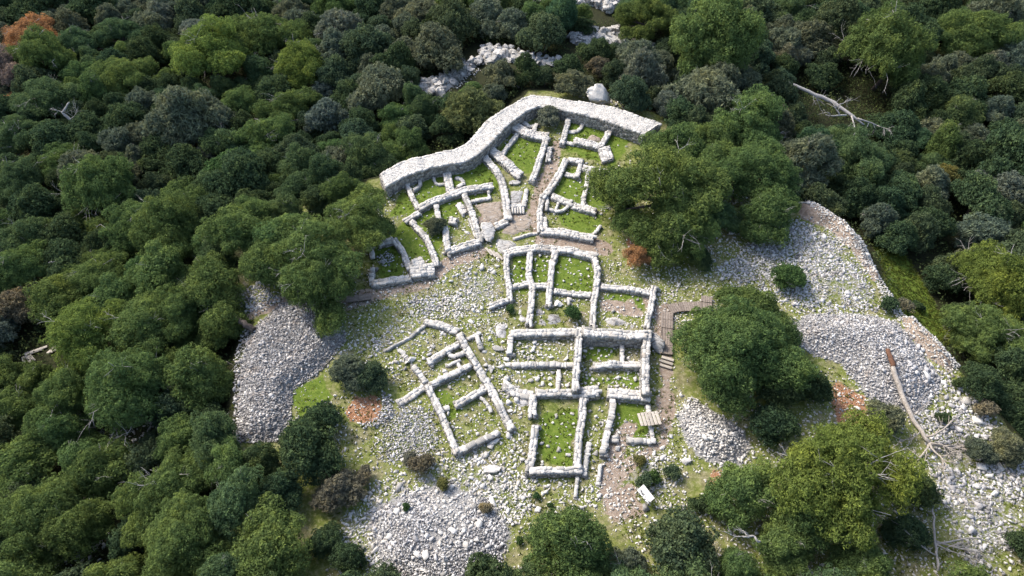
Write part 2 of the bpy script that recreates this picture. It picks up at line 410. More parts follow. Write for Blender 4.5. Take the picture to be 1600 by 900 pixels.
def hull_variant(rng, n=9):
    bm = bmesh.new()
    p = rng.normal(0, 1, (n, 3)); p /= np.linalg.norm(p, axis=1)[:, None]; p = np.sign(p) * np.abs(p) ** 0.5 * rng.uniform(0.75, 1.15, (n, 1))
    for v in p: bm.verts.new(v)
    r = bmesh.ops.convex_hull(bm, input=bm.verts)
    bmesh.ops.delete(bm, geom=[g for g in r['geom_interior'] if isinstance(g, bmesh.types.BMVert)], context='VERTS')
    bmesh.ops.triangulate(bm, faces=bm.faces)
    bm.verts.index_update()
    V = np.array([v.co[:] for v in bm.verts]); F = np.array([[v.index for v in f.verts] for f in bm.faces]); bm.free()
    V -= (V.max(0) + V.min(0)) / 2; V /= (V.max(0) - V.min(0))
    return V, F

BLOCKS = [block_variant(RNG) for _ in range(10)]
HULLS = [hull_variant(RNG) for _ in range(14)]
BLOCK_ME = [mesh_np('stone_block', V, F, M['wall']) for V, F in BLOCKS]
HULL_ME = {k: [mesh_np('loose_stone', V, F, M[k]) for V, F in [hull_variant(RNG, 11) for _ in range(8)]] for k in ('pale', 'light')}

def rotm(rng, n, tilt=0.35):
    """random yaw with a little tilt, as (n,3,3)"""
    a = rng.uniform(0, 2 * np.pi, n); tx = rng.normal(0, tilt, n); ty = rng.normal(0, tilt, n)
    ca, sa = np.cos(a), np.sin(a); z = np.zeros(n); o = np.ones(n)
    Rz = np.stack([ca, -sa, z, sa, ca, z, z, z, o], 1).reshape(n, 3, 3)
    Rx = np.stack([o, z, z, z, np.cos(tx), -np.sin(tx), z, np.sin(tx), np.cos(tx)], 1).reshape(n, 3, 3)
    Ry = np.stack([np.cos(ty), z, np.sin(ty), z, o, z, -np.sin(ty), z, np.cos(ty)], 1).reshape(n, 3, 3)
    return Rx @ Ry @ Rz

def merge_stones(bag, pos, dims, R, variants, rng):
    k = rng.integers(0, len(variants), len(pos))
    for i, (V, F) in enumerate(variants):
        s = np.where(k == i)[0]
        if not len(s): continue
        W_ = np.einsum('nij,nvj->nvi', R[s], V[None] * dims[s][:, None, :]) + pos[s][:, None, :]
        FF = F[None] + (np.arange(len(s)) * len(V))[:, None, None]
        bag.add(W_.reshape(-1, 3), FF.reshape(-1, 3))

def scatter(poly_w, density, rng, cover=None):
    """jittered grid points inside a world polygon"""
    lo = poly_w.min(0); hi = poly_w.max(0); sp = 1 / math.sqrt(density)
    X, Y = np.meshgrid(np.arange(lo[0], hi[0], sp), np.arange(lo[1], hi[1], sp)); P = np.stack([X.ravel(), Y.ravel()], 1)
    P += rng.uniform(-0.55, 0.55, P.shape) * sp
    P = P[sdf_poly(P, poly_w) > 0]
    if cover is not None: P = P[rng.random(len(P)) < cover(P)]
    return P

WALL_FOOT = []      # world polygons of wall feet, kept free of rubble
def off_walls(P, m=0.0):
    k = np.ones(len(P), bool)
    for w in WALL_FOOT:
        lo = w.min(0) - 0.5; hi = w.max(0) + 0.5; i = np.where(((P > lo) & (P < hi)).all(1))[0]
        if len(i): k[i] &= sdf_poly(P[i], w) < m
    return P[k]

def rubble(name, poly_px, density, smin, smax, mat, label, cat='stones', cover=None, edge_fade=True, lift=0.0, seed=1, flatk=0.6):
    rng = np.random.default_rng(seed)
    pw = np.concatenate([at(poly_px)[:, :2]])
    P = scatter(pw, density, rng, cover)
    if edge_fade:
        d = sdf_poly(P, pw) + 1.2 * (fbm(P[:, 0], P[:, 1], 1.6, seed) - .5); P = P[rng.random(len(P)) < np.clip(0.2 + d / 1.0, 0, 1)]
    P = off_walls(P)
    n = len(P); s = smin + (smax - smin) * rng.random(n) ** 2.6; s = np.where(rng.random(n) < .03, s * 1.7, s)
    dims = np.stack([s * rng.uniform(0.9, 1.5, n), s * rng.uniform(0.7, 1.1, n), s * rng.uniform(flatk * 0.7, flatk * 1.4, n)], 1)
    pos = np.stack([P[:, 0], P[:, 1], hgt(P[:, 0], P[:, 1]) + dims[:, 2] * 0.15 + lift * rng.random(n)], 1)
    b = Bag(); merge_stones(b, pos, dims, rotm(rng, n, 0.3), HULLS, rng)
    return tag(link(name, b.mesh(name, M[mat])), label, cat, None, 'stuff')

# ------------------------------------------------------------------ walls
def resample(L, R, step=0.25):
    Cn = (L + R) / 2; seg = np.r_[0, np.cumsum(np.linalg.norm(np.diff(Cn, axis=0), axis=1))]
    s = np.linspace(0, seg[-1], max(2, int(seg[-1] / step) + 1))
    f = lambda A: np.stack([np.interp(s, seg, A[:, i]) for i in range(3)], 1)
    return s, f(L), f(R)

def smooth_px(pts, n=3):
    pts = np.asarray(pts, float)
    if len(pts) < 3: return pts
    seg = np.r_[0, np.cumsum(np.linalg.norm(np.diff(pts, axis=0), axis=1))]
    s = np.linspace(0, seg[-1], (len(pts) - 1) * n + 1); q = np.stack([np.interp(s, seg, pts[:, i]) for i in range(2)], 1)
    for _ in range(2): q[1:-1] = q[1:-1] * 0.5 + (q[:-2] + q[2:]) * 0.25
    return q

wseed = [100]
def wall(label, pts, wpx, h, name='stone_wall', edges=None, cap=True, ragged=0.05, mat=None, curve=False, big=False):
    """a dry-stone wall whose top is seen along pts (photo pixels); real width and height on the terrain"""
    wseed[0] += 1; rng = np.random.default_rng(wseed[0])
    if not big: h = h if h >= 1.2 else max(h * 0.62, 0.2)
    if edges is None:
        q = smooth_px(pts) if curve else np.asarray(pts, float)
        T = np.gradient(q, axis=0); T /= np.linalg.norm(T, axis=1)[:, None]; nn = np.stack([-T[:, 1], T[:, 0]], 1)
        wv = np.ones(len(q)) * wpx
        Lp, Rp = q + nn * wv[:, None] / 2, q - nn * wv[:, None] / 2
    else:
        Lp, Rp = edges
    L, R = at(Lp, h), at(Rp, h)
    if edges is None:       # even true width
        mid = (L + R) / 2; D = L - R; D[:, 2] = 0; wd = np.linalg.norm(D, axis=1); wt = np.clip(np.median(wd) - .09, 0.26, 3)
        L = mid + D / wd[:, None] * wt / 2; R = mid - D / wd[:, None] * wt / 2
    s, L, R = resample(L, R); n = len(s); total = s[-1]
    gz = hgt((L[:, 0] + R[:, 0]) / 2, (L[:, 1] + R[:, 1]) / 2)
    top = gz + h + (ragged * 1.6 * (vnoise(s, s * 0, 0.9, wseed[0]) - 0.5) * 2 + (0 if big else .17 * h * (vnoise(s, s * 0, 2.3, wseed[0] + 7) - .6)))
    org = np.array([(L[0, 0] + R[-1, 0]) / 2, (L[0, 1] + R[-1, 1]) / 2, gz.min()])
    root = empty(name, org); tag(root, label, 'wall', 'walls of the ruins', 'thing')
    st_ = 4 if n > 12 else max(1, n - 1); ii = np.unique(np.r_[np.arange(0, n, st_), n - 1]); WALL_FOOT.append(np.concatenate([L[ii, :2], R[ii[::-1], :2]]))
    # core
    ins = 0.05; mid = (L + R) / 2
    wd = np.linalg.norm((L - R)[:, :2], axis=1); k = np.clip((wd / 2 - ins) / (wd / 2), 0.3, 1)[:, None]
    Li = mid + (L - mid) * k; Ri = mid + (R - mid) * k
    ct = top - (0.02 if big else 0.005)
    m_across = 6 if big else 2
    cols = []
    for j in range(m_across + 1):
        p = Li + (Ri - Li) * (j / m_across)
        zz = ct + (0.06 * (fbm(p[:, 0], p[:, 1], 0.5, 2) - 0.5) if big else 0)
        cols.append(np.stack([p[:, 0], p[:, 1], zz], 1))
    bot = [np.stack([Li[:, 0], Li[:, 1], gz - 0.3], 1), np.stack([Ri[:, 0], Ri[:, 1], gz - 0.3], 1)]
    ring = [bot[0]] + cols + [bot[1]]; m_ = len(ring); V = np.stack(ring, 1).reshape(-1, 3)
    F = []
    for i in range(n - 1):
        for j in range(m_ - 1):
            a = i * m_ + j; F += [(a, a + m_, a + m_ + 1), (a, a + m_ + 1, a + 1)]
    for i in (0, n - 1):
        for j in range(1, m_ - 1): F.append((i * m_, i * m_ + j, i * m_ + j + 1))
    link('core', mesh_np('core', V - org, np.array(F), M['mortar']), root)
    def frame(d):
        i = min(int(d / total * (n - 1)), n - 2); f = d / total * (n - 1) - i
        l = L[i] * (1 - f) + L[i + 1] * f; r = R[i] * (1 - f) + R[i + 1] * f
        t = (mid[i + 1] - mid[i])[:2]; t = t / (np.linalg.norm(t) + 1e-9)
        return l, r, t, top[i] * (1 - f) + top[i + 1] * f, gz[i] * (1 - f) + gz[i + 1] * f
    # cap stones, one object each
    wm = float(np.median(wd))
    rows = max(1, int(round(wm / 0.33)))
    if cap:
        rlist = range(rows) if not big else (0, rows - 1)
        for r_ in rlist:
            d = -0.05 + rng.uniform(0, 0.2)
            while d < total:
                ln = rng.choice([rng.uniform(.16, .3), rng.uniform(.28, .5), rng.uniform(.5, .8)], p=[.3, .5, .2]) if not big else rng.uniform(.3, .65)
                dc = min(max(d + ln / 2, 0), total)
                l, r, t, tz, g = frame(dc); w_ = np.linalg.norm((l - r)[:2])
                f = (r_ + 0.5) / rows + rng.normal(0, .03 / max(w_, .3)); p = l * (1 - f) + r * f
                if rng.random() < 0.10 and rows > 1 and not big: d += ln; continue
                th = rng.uniform(0.2, 0.26)
                sc = (ln * 1.04, w_ / rows * rng.uniform(0.82, 1.06), th)
                yaw = math.atan2(t[1], t[0]) + rng.normal(0, 0.13) + (math.pi if rng.random() < 0.5 else 0)
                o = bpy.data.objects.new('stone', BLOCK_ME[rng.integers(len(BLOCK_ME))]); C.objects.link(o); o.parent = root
                o.location = (p[0] - org[0], p[1] - org[1], tz - th / 2 + (0.0 if big else 0.016) + rng.normal(0, ragged * 0.25) - org[2])
                o.rotation_euler = (rng.normal(0, 0.04), rng.normal(0, 0.04), yaw); o.scale = sc
                d += ln
    # coursed face stones
    pos, dims, RR = [], [], []
    def put(p, yaw, dm):
        c_, s_ = math.cos(yaw), math.sin(yaw); pos.append(p); dims.append(dm); RR.append([[c_, -s_, 0], [s_, c_, 0], [0, 0, 1]])
    ch = 0.2
    for side in (0, 1):
        z = 0.12
        nc = int((h + 0.15) / ch) + 1
        for c_ in range(nc):
            d = rng.uniform(-0.1, 0.2)
            while d < total:
                ln = rng.uniform(0.22, 0.5); dc = min(max(d + ln / 2, 0), total); l, r, t, tz, g = frame(dc)
                zc = tz - 0.16 - ch * (c_ + 0.35)
                if zc > g - 0.12:
                    p = (l if side == 0 else r); q = (r if side == 0 else l); e = (q - p)[:2]; e = e / (np.linalg.norm(e) + 1e-9)
                    bat = 0.12 + rng.normal(0, 0.02) - 0.03 * c_ * ch
                    put((p[0] + e[0] * bat, p[1] + e[1] * bat, zc), math.atan2(t[1], t[0]) + rng.normal(0, 0.06), (ln * 1.0, 0.26, ch * rng.uniform(0.95, 1.12)))
                d += ln
    for end in (0.0, total):
        l, r, t, tz, g = frame(end); e = (r - l)[:2]; w_ = np.linalg.norm(e); e = e / (w_ + 1e-9)
        sg = -1 if end == 0 else 1
        for c_ in range(int((h + 0.15) / ch) + 1):
            d = 0.05
            while d < w_ - 0.1:
                ln = rng.uniform(0.25, 0.42); zc = tz - 0.16 - ch * (c_ + 0.35)
                if zc > g - 0.12: put((l[0] + e[0] * (d + ln / 2) + t[0] * sg * 0.02, l[1] + e[1] * (d + ln / 2) + t[1] * sg * 0.02, zc), math.atan2(e[1], e[0]) + rng.normal(0, 0.06), (ln, 0.26, ch * 1.03))
                d += ln
    if pos:
        b = Bag(); merge_stones(b, np.array(pos), np.array(dims), np.array(RR), BLOCKS, rng)
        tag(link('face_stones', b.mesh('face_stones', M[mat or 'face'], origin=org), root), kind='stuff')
    if big:     # small packed stones of the top
        A = wd.mean() * total; nn_ = int(A * 48); d = rng.uniform(0, total, nn_); f = rng.uniform(0.06, 0.94, nn_)
        idx = np.clip((d / total * (n - 1)).astype(int), 0, n - 1); p = L[idx] * (1 - f)[:, None] + R[idx] * f[:, None]
        p[:, :2] += rng.normal(0, 0.08, (nn_, 2)); sz = rng.uniform(0.05, 0.13, nn_)
        dm = np.stack([sz * 1.2, sz, sz * 0.5], 1); p[:, 2] = ct[idx] - 0.012
        b = Bag(); merge_stones(b, p, dm, rotm(rng, nn_, 0.12), HULLS, rng)
        tag(link('top_stones', b.mesh('top_stones', M['wall'], origin=org), root), kind='stuff')
    return root

wall('great curved enclosure wall, wide and pebble-topped, along the upper edge of the ruins', None, None, 1.45, name='enclosure_wall', big=True, ragged=0.04,
     edges=(np.array([(594, 271), (626, 253), (673, 241), (711, 232), (730, 223), (745, 207), (760, 189), (787, 170), (811, 156), (830, 148), (857, 150.5), (885, 155), (913, 158.5), (951, 165), (979, 173), (1008, 184), (1032, 192)], float),
            np.array([(603, 292), (628, 277), (673, 261), (721, 254), (740, 246), (754, 235), (768, 221), (797, 192), (821, 175), (841, 166), (860, 168), (882, 172), (906, 178), (940, 186.5), (968, 197), (986, 203), (1004, 210)], float)))

WALLS = [
 # (label, points, width px, height m, curve)
 ('straight wall dropping from the left end of the enclosure wall', [(632.5, 279), (643, 304), (654, 325)], 8.5, .8),
 ('long slanting wall across the upper left rooms', [(655, 324), (676, 313), (706, 302.5), (729, 295), (767, 289)], 9.5, .9),
 ('broad short wall between the enclosure wall and the long slanting wall', [(696, 259), (700, 280), (704, 297)], 14, .9),
 ('small curved wall beside the left end of the enclosure wall', [(654.5, 277), (657, 286), (653, 293), (647, 296)], 6, .6, 1),
 ('thin half-ring of stones under the enclosure wall, left of the broad short wall', [(677, 277), (680, 285), (686, 288), (693, 286)], 4, .35, 1),
 ('thin half-ring of stones touching the right side of the broad short wall', [(712, 277), (721, 278), (726, 285), (715, 291)], 5, .4, 1),
 ('long bowed wall running down from the bend of the enclosure wall', [(757, 245), (770, 258), (781, 272), (787, 290), (790, 315), (794, 340)], 12, .8, 1),
 ('short wall stub closing the lower end of the long bowed wall', [(793, 344), (776, 351)], 10, .6),
 ('thick wall stub pointing down right from the enclosure wall bend', [(768, 233), (790, 252), (812, 272)], 13, .9),
 ('thin slanting wall left of the square grassy room', [(811, 206), (797, 223), (784, 241)], 7, .6),
 ('heavy wall leading right from the enclosure wall to the square grassy room', [(803, 196), (824, 207), (855, 213)], 12.5, .9),
 ('straight wall on the right side of the square grassy room', [(854, 214), (847, 236), (838, 264), (831, 281)], 10, .9),
 ('low stepped wall built against the square room wall', [(859, 230), (856, 250)], 9, .5),
 ('short curved rib of stones beside the small olive tree', [(818, 190), (826, 198), (834, 196)], 5, .5, 1),
 ('thin post-like wall under the small olive tree', [(838, 192), (834, 205)], 7, .6),
 ('straight wall dropping from the enclosure wall right of the small olive tree', [(890.5, 178), (884, 202), (878, 223)], 9, .9),
 ('thin curved stone ring under the right part of the enclosure wall', [(911, 191), (908, 200), (901, 205), (893, 205)], 5, .4, 1),
 ('slanting wall near the right end of the enclosure wall', [(957, 195), (949, 210), (940, 226)], 9, .8),
 ('rounded low wall in front of the brown earth patch', [(898, 219), (916, 223), (936, 228)], 10, .7),
 ('thin doorstep wall joining the rounded low wall', [(883, 222), (896, 225)], 5, .3),
 ('square stone mass at the edge of the big pine, below the enclosure wall', [(944, 229), (950, 248)], 20, .8),
 ('long straight wall left of the small stone box', [(885, 247), (872, 274), (858, 296), (848, 308)], 10, .9),
 ('upper side of the small stone box', [(888, 248), (910, 251)], 8, .8),
 ('right side of the small stone box', [(907, 254), (902, 275)], 8, .8),
 ('lower side of the small stone box', [(884, 271), (900, 275)], 6, .5),
 ('ragged wall running from the stone box to the big pine', [(911, 261), (929, 265), (958, 270)], 9, .7),
 ('straight wall parting the two grassy rooms beside the big pine', [(919, 266), (917, 285), (911, 316)], 8, .7),
 ('upright end wall at the left of the lower grassy room, beside the trodden lane', [(848, 303), (843, 330), (844, 358)], 10, .8),
 ('narrow inner wall doubled against the upright end wall', [(855, 305), (854, 325)], 6, .6),
 ('short slanting wall above the round stone bin', [(862, 305), (892, 316)], 9, .7),
 ('curved outer ring of the round stone bin', [(890, 318), (884, 327), (873, 330), (860, 326)], 4.5, .5, 1),
 ('short spur inside the round stone bin', [(873, 314), (869.5, 324)], 4, .5),
 ('wall continuing right from the round stone bin to the big pine', [(895, 319), (930, 329)], 10, .7),
 ('thick lower stub of the end wall beside the lane', [(851, 338), (852, 355)], 9, .6),
 ('long front wall of the lower grassy room beside the brown path', [(845, 359), (873, 361), (926, 371)], 11, .8),
 ('short wall end half hidden by the big pine', [(928, 364), (938, 353)], 6, .5),
 ('low kerb of flat stones above the brown path', [(804, 373), (822, 367), (841, 363)], 4, .2),
 ('upright wall hanging from the middle of the long slanting wall', [(680.5, 319), (685, 340)], 9, .7),
 ('long straight wall on the left of the brown bedrock court', [(725, 302), (738, 333), (750, 372)], 10, .9),
 ('small stepped pier on the left of the straight court wall', [(716, 317), (726, 332)], 11, .5),
 ('low bench wall along the inside of the straight court wall', [(733, 341), (744, 369)], 6, .35),
 ('front wall of the dark green room above the brown path', [(750, 376), (725, 383), (700, 391)], 11, .8),
 ('upright left wall of the dark green room above the brown path', [(700, 391), (697, 372), (695, 354)], 11, .8),
 ('small pier beside the grey shrub', [(703, 343), (712, 345)], 11, .7),
 ('long winding wall in the upper left rooms', [(642, 344), (653, 357), (665, 369), (674, 388), (682, 411)], 10, .8, 1),
 ('short slanting wall joining the winding wall to the slanting wall', [(655, 331), (636, 342)], 8, .7),
 ('straight wall between the winding wall and the heap room', [(615.5, 373), (629, 391), (640, 418)], 10.5, .8),
 ('upper wall of the heap room', [(614, 374), (593, 380)], 9, .7),
 ('ragged upper left corner of the heap room', [(578, 385), (581, 398)], 9, .6),
 ('lower left corner wall of the heap room', [(581.5, 418), (580.5, 442)], 9, .7),
 ('long front wall of the heap room', [(582, 442), (614, 437), (640, 432)], 10, .8, 1),
 ('thick stepped wall at the right corner of the heap room', [(641, 423), (676, 420)], 21, .9),
 ('small raised pier on the thick stepped wall', [(644, 411), (657, 407)], 11, 1.0),
 ('ruined wall half hidden under the large left pine', [(585, 314), (592, 332), (598.5, 348)], 8, .6),
 ('thin back wall of the brown bedrock court', [(737, 314), (765, 308)], 5, .5),
 ('thin spur wall at the back of the bedrock court', [(763, 298), (765, 308)], 5, .5),
 ('low sill wall above the five stone treads', [(796, 322), (815, 321)], 6, .4),
 ('short upright wall right of the grey floor, beside the lane', [(823, 295), (818, 320)], 8, .5),
 ('long top wall of the middle block of rooms, beside the brown path', [(788, 396), (805, 390), (839, 386), (866, 387.5), (892, 390), (928, 400)], 11, .8),
 ('leftmost upright wall of the middle block of rooms', [(792, 397), (791, 416), (794, 440), (797, 466)], 10, .8),
 ('slanting wall stub at the lower left of the middle block', [(797, 467), (769.5, 477)], 9, .5),
 ('second upright wall of the middle block, running down to the stepped cross wall', [(828, 389), (826, 430), (832, 447), (830, 475), (826, 505)], 11, .8),
 ('low cross wall closing the leftmost narrow room', [(799.5, 447), (824, 442)], 8, .6),
 ('low cross wall closing the second narrow room', [(834, 446), (853, 446)], 8, .6),
 ('third upright wall of the middle block of rooms', [(863, 405), (860, 440), (857, 475)], 11, .8),
 ('square pier under the top wall of the middle block', [(868, 391), (866, 402)], 12, .8),
 ('bowed right wall of the middle block of rooms', [(928, 401), (934, 420), (932, 448), (928, 470), (926, 508)], 11, .9),
 ('straight cross wall in the widest room of the middle block', [(866, 454), (922, 460)], 8.5, .6),
 ('tiny stub hanging from the cross wall of the widest room', [(887.5, 464), (888.5, 472)], 6, .4),
 ('ragged back wall of the red-earth room', [(940, 447), (973, 449), (1015, 457)], 8.5, .7),
 ('upright right wall of the red-earth room beside the boardwalk', [(1022.5, 447), (1017, 481), (1011, 507)], 11, .9),
 ('left half of the long stepped cross wall', [(798, 519), (850, 519), (897, 517)], 12, 1.0),
 ('right half of the long stepped cross wall, tall and grey-faced', [(912, 518), (958, 520), (1007, 522)], 14, 1.4),
 ('upright wall at the left end of the long cross wall', [(798, 522), (796, 551)], 10, .8),
 ('tall upright spine wall below the long cross wall', [(905.5, 511), (904.5, 536), (902, 566), (899, 606)], 12, 1.2),
 ('low wall between the two left lower rooms', [(800, 569), (850, 569), (893, 569)], 9, .6),
 ('short upright wall in the dark right-hand room', [(971.5, 536), (972.5, 562)], 8, .7),
 ('rounded cross wall between the two right lower rooms', [(930, 570), (968, 568), (1004, 570)], 11, .9),
 ('outer right wall of the lower rooms beside the boardwalk', [(1013, 515), (1010, 543), (1009, 575), (1009, 612)], 14, 1.2),
 ('rough fallen stub in the lower left room', [(873, 578), (872.5, 604)], 9, .4),
 ('front cross wall of the lower left room', [(839, 613), (872, 612), (905, 613)], 12, .9),
 ('thick rounded end of the front cross wall', [(906, 612), (933, 611)], 17, 1.0),
 ('thick grey cross wall closing the lower right room', [(952, 613), (980, 615), (1012, 619)], 17, 1.0),
 ('long leaning wall running down from the thick grey cross wall', [(958, 624), (955.5, 651), (948, 676), (942.5, 708)], 11.5, .9),
 ('small pier beside the foot of the long leaning wall', [(956, 685), (964, 685)], 12, .5),
 ('right wall of the lowest room', [(911, 622), (910, 649), (904.5, 683), (902, 731)], 13, 1.0),
 ('low outer buttress beside the right wall of the lowest room', [(920, 691), (917, 715), (913, 742)], 10, .4),
 ('left wall of the lowest room', [(836.5, 664), (833, 698), (826, 736)], 13.5, .9),
 ('front wall of the lowest room', [(827, 735), (867, 735.5), (908, 734)], 13, .9),
 ('upright wall stub above the left wall of the lowest room', [(833, 617), (832, 647)], 13.5, .8),
 ('ragged ramp-like wall left of the lowest room', [(788, 601), (804, 611), (831, 618)], 15, .5),
 ('short hooked wall at the outer end of the ramp-like wall', [(791, 588), (789.5, 606)], 9, .5),
 ('thin wall passing under the plank bridge', [(1011.5, 632), (1014, 655), (1020, 684)], 8, .5),
 ('short flat wall below the plank bridge', [(982, 688), (1022, 688)], 10, .5),
 ('flat-topped slanting wall at the upper corner of the tilted house', [(664, 501), (692, 508), (713, 516)], 11, .6),
 ('long straight right-hand wall of the tilted house', [(717, 522), (739.5, 560), (764, 602), (799, 668)], 12, .9),
 ('long back wall of the tilted house', [(718, 535), (696, 547), (671.5, 564)], 10, .7),
 ('curved bin wall inside the tilted house', [(699, 548), (704, 556), (713, 556), (724, 551)], 7, .5, 1),
 ('straight cross wall of the tilted house', [(735.5, 569), (703.5, 585), (674, 599)], 9.5, .8),
 ('broken wall leading up left from the tilted house', [(645, 572), (655, 583), (664, 596)], 10, .5),
 ('long left wall of the tilted house', [(667, 601), (690, 647), (713, 704)], 12, .9),
 ('lower front wall of the tilted house', [(714, 706), (749, 689), (777, 675)], 10.5, .8),
 ('free-standing inner wall of the tilted house', [(713, 631), (737, 618), (756, 607)], 11, .7),
 ('orange-stained curved wall in the corner of the tilted house', [(749, 619), (760, 627), (766, 639)], 6, .4, 1),
 ('thin line of kerb stones above the tilted house', [(601.5, 547), (643, 525), (662, 509)], 5, .25),
 ('short broken wall left of the tilted house', [(624, 545), (635.5, 559)], 8, .45),
 ('short wall right of the top corner of the tilted house', [(745, 524), (751, 541)], 8.5, .6),
 ('thin link wall at the top corner of the tilted house', [(730, 528), (747, 521)], 6, .5),
 ('low collapsed terrace wall left of the tilted house', [(624, 630), (662, 605)], 11, .3),
 ('thin bent inner wall near the bin of the tilted house', [(699, 570), (715, 564), (719, 576)], 5, .4),
 ('small block wall under the thin bent inner wall', [(694, 577), (696, 587)], 9, .5),
 ('low wall foundation below the lowest room, beside the dirt path', [(939, 725), (937, 742), (935, 757)], 8.5, .25),
 ('thin line of foundation stones below the lowest room', [(902, 746), (901, 760), (899, 776)], 5, .25),
 ('small inner pier on the left wall of the tilted house', [(690, 640), (697, 637)], 9, .4),
]
for w in WALLS:
    wall(w[0], w[1], w[2], w[3], curve=len(w) > 4)

# ------------------------------------------------------------------ rocks and bedrock
def rock_mesh(seed, mat, sub=3, cuts=22, rough=0.085):
    rng = np.random.default_rng(seed); bm = bmesh.new(); bmesh.ops.create_icosphere(bm, subdivisions=sub, radius=1.0)
    V = np.array([v.co[:] for v in bm.verts]); F = np.array([[v.index for v in f.verts] for f in bm.faces]); bm.free()
    for _ in range(cuts):
        n = rng.normal(0, 1, 3); n /= np.linalg.norm(n); d = rng.uniform(0.42, 0.85); e = np.maximum(V @ n - d, 0); V = V - e[:, None] * n
    V += rng.normal(0, rough, V.shape) * 0.6
    V /= (V.max(0) - V.min(0)) / 2
    return mesh_np('rock', V, F, mat)
ROCKS = {k: [rock_mesh(40 + i, M[k]) for i in range(5)] for k in ('rock', 'dark', 'pale')}

def boulder(u, v, wpx, dims, yaw, mat, label, name='boulder', cat='boulder', tilt=(0, 0), var=0, group=None, sink=0.25):
    """dims = relative x, y, z size; wpx = pixel width of x"""
    p = at1(u, v, 0.2); s = wpx * mpp(p)
    o = link(name, ROCKS[mat][var % 5]); o.scale = (s / 2 * dims[0], s / 2 * dims[1], s / 2 * dims[2])
    o.location = (p[0], p[1], hgt(p[0], p[1]) + s / 2 * dims[2] * (1 - 2 * sink)); o.rotation_euler = (tilt[0], tilt[1], yaw)
    return tag(o, label, cat, group)

def patch(name, poly_px, rise, edge, mat, label=None, cat=None, bumps=0.12, seed=1, kind=None, bs=0.8, step=0.16):
    """a low sheet of bedrock that rises out of the ground inside a polygon"""
    pw = at(poly_px)[:, :2]; lo = pw.min(0) - 0.3; hi = pw.max(0) + 0.3
    X = np.arange(lo[0], hi[0], step); Y = np.arange(lo[1], hi[1], step); gx, gy = np.meshgrid(X, Y); P = np.stack([gx.ravel(), gy.ravel()], 1)
    d = sdf_poly(P, pw) + 0.35 * (fbm(P[:, 0], P[:, 1], 1.0, seed) - 0.5)
    q = fbm(P[:, 0], P[:, 1], bs, seed + 3); q = np.floor(q * 6) / 6 * 0.75 + q * 0.25 + 0.6 * (fbm(P[:, 0], P[:, 1], .45, seed + 9) - .5)       # ledges
    z = hgt(P[:, 0], P[:, 1]) - 0.12 + (rise + 0.12) * sstep(-0.05, edge, d) + bumps * (q - 0.5) * 2
    idx = np.arange(len(P)).reshape(gx.shape); F = np.stack([idx[:-1, :-1], idx[:-1, 1:], idx[1:, 1:], idx[1:, :-1]], -1).reshape(-1, 4)
    ok = d > -0.12; F = F[ok[F].all(1)]
    used = np.unique(F); mp = np.full(len(P), -1); mp[used] = np.arange(len(used))
    V = np.stack([P[used, 0], P[used, 1], z[used]], 1); org = np.array([pw[:, 0].mean(), pw[:, 1].mean(), hgt(*pw.mean(0))])
    o = link(name, mesh_np(name, V - org, mp[F], M[mat]), loc=org)
    return tag(o, label, cat, None, kind)

def outcrop(poly_px, label, seed, smin=.5, smax=1.7, dens=1.6):
    """a ridge of angular rocks, each a part, over a low jagged base"""
    rng = np.random.default_rng(seed); pw = at(poly_px)[:, :2]; c = pw.mean(0); root = empty('rock_outcrop', (c[0], c[1], hgt(*c))); tag(root, label, 'rock', None, 'thing')
    base = patch('base', poly_px, .5, 1.0, 'rock', None, None, .45, seed, bs=1.1, step=.25); bl = base.location.copy(); base.parent = root; base.location = bl - root.location
    P = scatter(pw, dens, rng); P = P[rng.random(len(P)) < .35 + .65 * vnoise(P[:, 0], P[:, 1], 2.5, seed)]
    for q in P[:290]:
        r = (smin + (smax - smin) * rng.random() ** 2.2) / 2; o = link('rock', ROCKS['rock' if rng.random() < .75 else 'pale'][rng.integers(5)], root)
        o.scale = (r * rng.uniform(.9, 1.6), r * rng.uniform(.7, 1.1), r * rng.uniform(.6, 1.1)); o.location = Vector((q[0], q[1], float(hgt(*q)) + .35 + r * .25)) - root.location
        o.rotation_euler = (rng.normal(0, .3), rng.normal(0, .3), rng.uniform(0, 6.3))
    return root

patch('bedrock_floor', [(738, 320), (760, 315), (784, 313), (790, 340), (772, 352), (752, 340)], .12, .4, 'brownrock', 'smooth brown bedrock floor of the upper court', 'bedrock', .05)
patch('bedrock_floor', [(796, 297), (820, 297), (815, 319), (796, 320)], .1, .3, 'dark', 'grey stone floor of the small room beside the lane', 'bedrock', .04, 2)
patch('bedrock_floor', [(775, 366), (800, 340), (825, 330), (838, 345), (832, 358), (803, 371)], .1, .5, 'brownrock', 'trodden brown bedrock shelf below the five stone treads', 'bedrock', .05, 3)
patch('bedrock_floor', [(775, 372), (800, 374), (812, 384), (795, 392), (782, 400), (772, 385)], .18, .5, 'rock', 'grey bedrock slope at the bend of the brown path', 'bedrock', .1, 4)
patch('bedrock_slope', [(834, 476), (850, 478), (870, 483), (895, 505), (890, 511), (836, 511)], .12, .8, 'dark', 'grey cracked bedrock slope between the middle rooms and the cross wall', 'bedrock', .22, 5)
patch('bedrock_slope', [(870, 474), (890, 472), (905, 482), (925, 490), (922, 498), (890, 485)], .08, .5, 'brownrock', 'pale trodden ledge below the widest middle room', 'bedrock', .1, 6)
patch('bedrock_ledge', [(936, 494), (960, 492), (985, 500), (1000, 513), (940, 512)], .18, .7, 'rock', 'jagged white bedrock ledge in the red-earth room', 'bedrock', .35, 7, bs=0.6)
patch('bedrock_ledge', [(803, 472), (824, 468), (826, 507), (803, 507)], .14, .6, 'rock', 'cream bedrock hump beside the second upright wall', 'bedrock', .2, 8)
